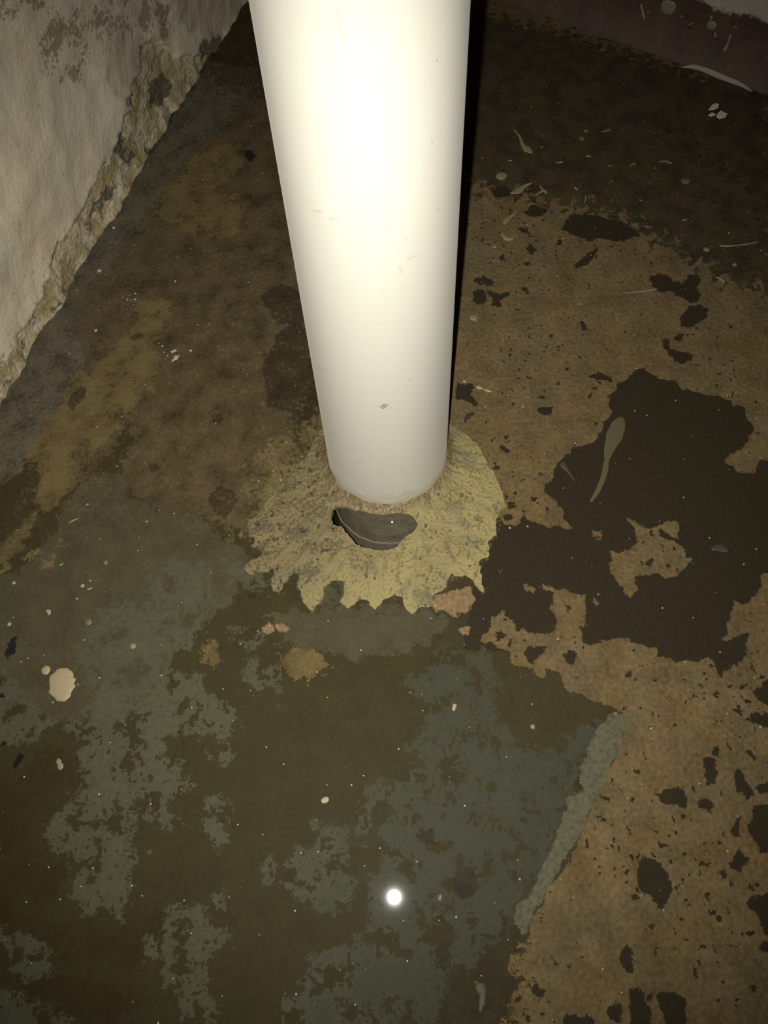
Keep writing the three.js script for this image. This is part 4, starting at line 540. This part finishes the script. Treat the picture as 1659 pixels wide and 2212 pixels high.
[[[[1335, 602], [1352, 580], [1368, 570], [1388, 574], [1384, 590], [1362, 600]], 'long pointed one of three white paint chips lying by the back wall'], [[[1335, 632], [1352, 619], [1370, 630], [1352, 637]], 'smallest of three white paint chips lying by the back wall'], [[[1378, 638], [1386, 622], [1400, 609], [1414, 618], [1434, 626], [1424, 642], [1392, 650]], 'broadest of three white paint chips lying by the back wall']]
  .forEach(([poly, label]) => { const [g, at] = sheet(zC(poly), 0.0012); const m = put(new THREE.Mesh(g, mChip), numbered('paint_chip'), scene, { label, category: 'paint chip', group: 'paint chips by the back wall' }); m.position.copy(at); });
put(new THREE.Mesh(blob(zC([[1225, 297], [1290, 304], [1350, 322], [1420, 350], [1490, 376], [1560, 402], [1616, 430]]), [6, 22, 28, 34, 30, 20, 6].map(w => w * 0.397), onR, 0.003), mkPaint([0.24, 0.22, 0.18], 0.8)), 'plaster_sliver', scene, { label: 'long pointed sliver of white plaster lying along the back wall foot', category: 'plaster sliver' });
{ const [g, at] = sheet(zE([[8, 280], [20, 262], [48, 250], [55, 262], [35, 275], [28, 285], [14, 290], [12, 306], [6, 305]]), 0.0006, 0.007, 12);
  const m = put(new THREE.Mesh(g, mScrap), 'leaf_scrap', scene, { label: 'small curled black leaf scrap on the ochre cement beside the pipe', category: 'leaf scrap' }); m.position.copy(at); }
const crumbGeos = [0, 1, 2].map(k => { const g = new THREE.DodecahedronGeometry(1, 0), p = g.attributes.position; for (let i = 0; i < p.count; i++) { const v = V(p.getX(i), p.getY(i), p.getZ(i)), f = 1 + 0.45 * n2(v.x * 1.7 + k * 9, v.y * 1.7 + v.z * 2.3); p.setXYZ(i, v.x * f, v.y * f * 0.6, v.z * f); } g.computeVertexNormals(); return g; });
const crumbSets = [
  [zB, 'white plaster crumb in the heap beside the ochre streak on the floor', 'crumbs beside the ochre streak', [[1052, 1035, 22, 'largest white plaster crumb in the heap beside the ochre streak'], [1045, 992, 15], [1030, 998, 12], [970, 962, 9], [950, 948, 6], [1140, 990, 11, 'white plaster crumb lying a little apart from the heap by the ochre streak'], [980, 1000, 6], [1000, 1020, 6], [1035, 1048, 12], [1066, 1022, 9]]],
  [zB, 'white plaster crumb on the dark gritty patch nearer the left wall', 'crumbs on the gritty patch', [[810, 648, 8], [808, 684, 9], [762, 684, 8], [785, 690, 6], [796, 714, 5], [735, 672, 5], [776, 660, 4]]],
  [zB, 'plaster crumb fallen at the foot of the stained left wall', 'crumbs along the left wall', [[596, 516, 18, 'largest plaster crumb at the foot of the stained left wall'], [680, 258, 13], [640, 154, 8], [362, 686, 9], [347, 712, 6], [330, 700, 5], [375, 700, 5], [655, 342, 5], [515, 458, 5], [575, 872, 14, 'flat plaster crumb on bare floor between wall foot and ochre streak'], [1048, 576, 10, 'lone plaster crumb on brown floor above the gritty patch'], [460, 630, 6], [590, 750, 5]]],
];
for (const [z, general, group, list] of crumbSets) for (const [x, y, w, own] of list) {
  const label = own ?? general;
  const [[px, py]] = z([[x, y]]), a = onFloor(px - 2, py), b = onFloor(px + 2, py), r = w * 0.3617 * a.distanceTo(b) / 4 * 0.75;
  const m = put(new THREE.Mesh(crumbGeos[Math.floor(rnd() * 3)], mCrumb), numbered('plaster_crumb'), scene, { label, category: 'plaster crumb', group });
  m.position.copy(onFloor(px, py)); m.position.y = r * 0.45; m.scale.setScalar(r); m.rotation.y = rnd() * 6.28;
}
// a white ball put in for the flash glint on the stained pipe
{ const [a, h] = onPipe(847, 1126), d = put(new THREE.Mesh(new THREE.SphereGeometry(0.0011, 20, 14), mkPaint([0.9, 0.89, 0.85], 0.2)), 'glint_bead', scene, { label: 'tiny white ball added for the flash glint inside the hole', category: 'bead' });
  d.position.copy(V(Math.sin(a) * (PIPE_R + 0.001), h, Math.cos(a) * (PIPE_R + 0.001)).applyQuaternion(pipeQ)); }
// the flash that lights the room, beside the lens
{ const lamp = put(new THREE.Group(), 'flash_lamp', scene, { label: 'small round white flash lamp beside the lens', category: 'flash lamp' });
  lamp.position.copy(FLASH_AT); lamp.quaternion.setFromUnitVectors(V(0, 0, 1), FLASH_AIM.clone().sub(FLASH_AT).normalize());
  const disc = new THREE.CircleGeometry(0.003, 32); put(new THREE.Mesh(disc, new THREE.MeshStandardMaterial({ color: 0xffffff, emissive: flashColor, emissiveIntensity: 30 })), 'glowing_face', lamp);
  const ring = new THREE.TorusGeometry(0.004, 0.0009, 10, 40); put(new THREE.Mesh(ring, new THREE.MeshStandardMaterial({ color: 0x222222, roughness: 0.5, metalness: 0.6 })), 'bezel', lamp); }

renderer.render(scene, camera);
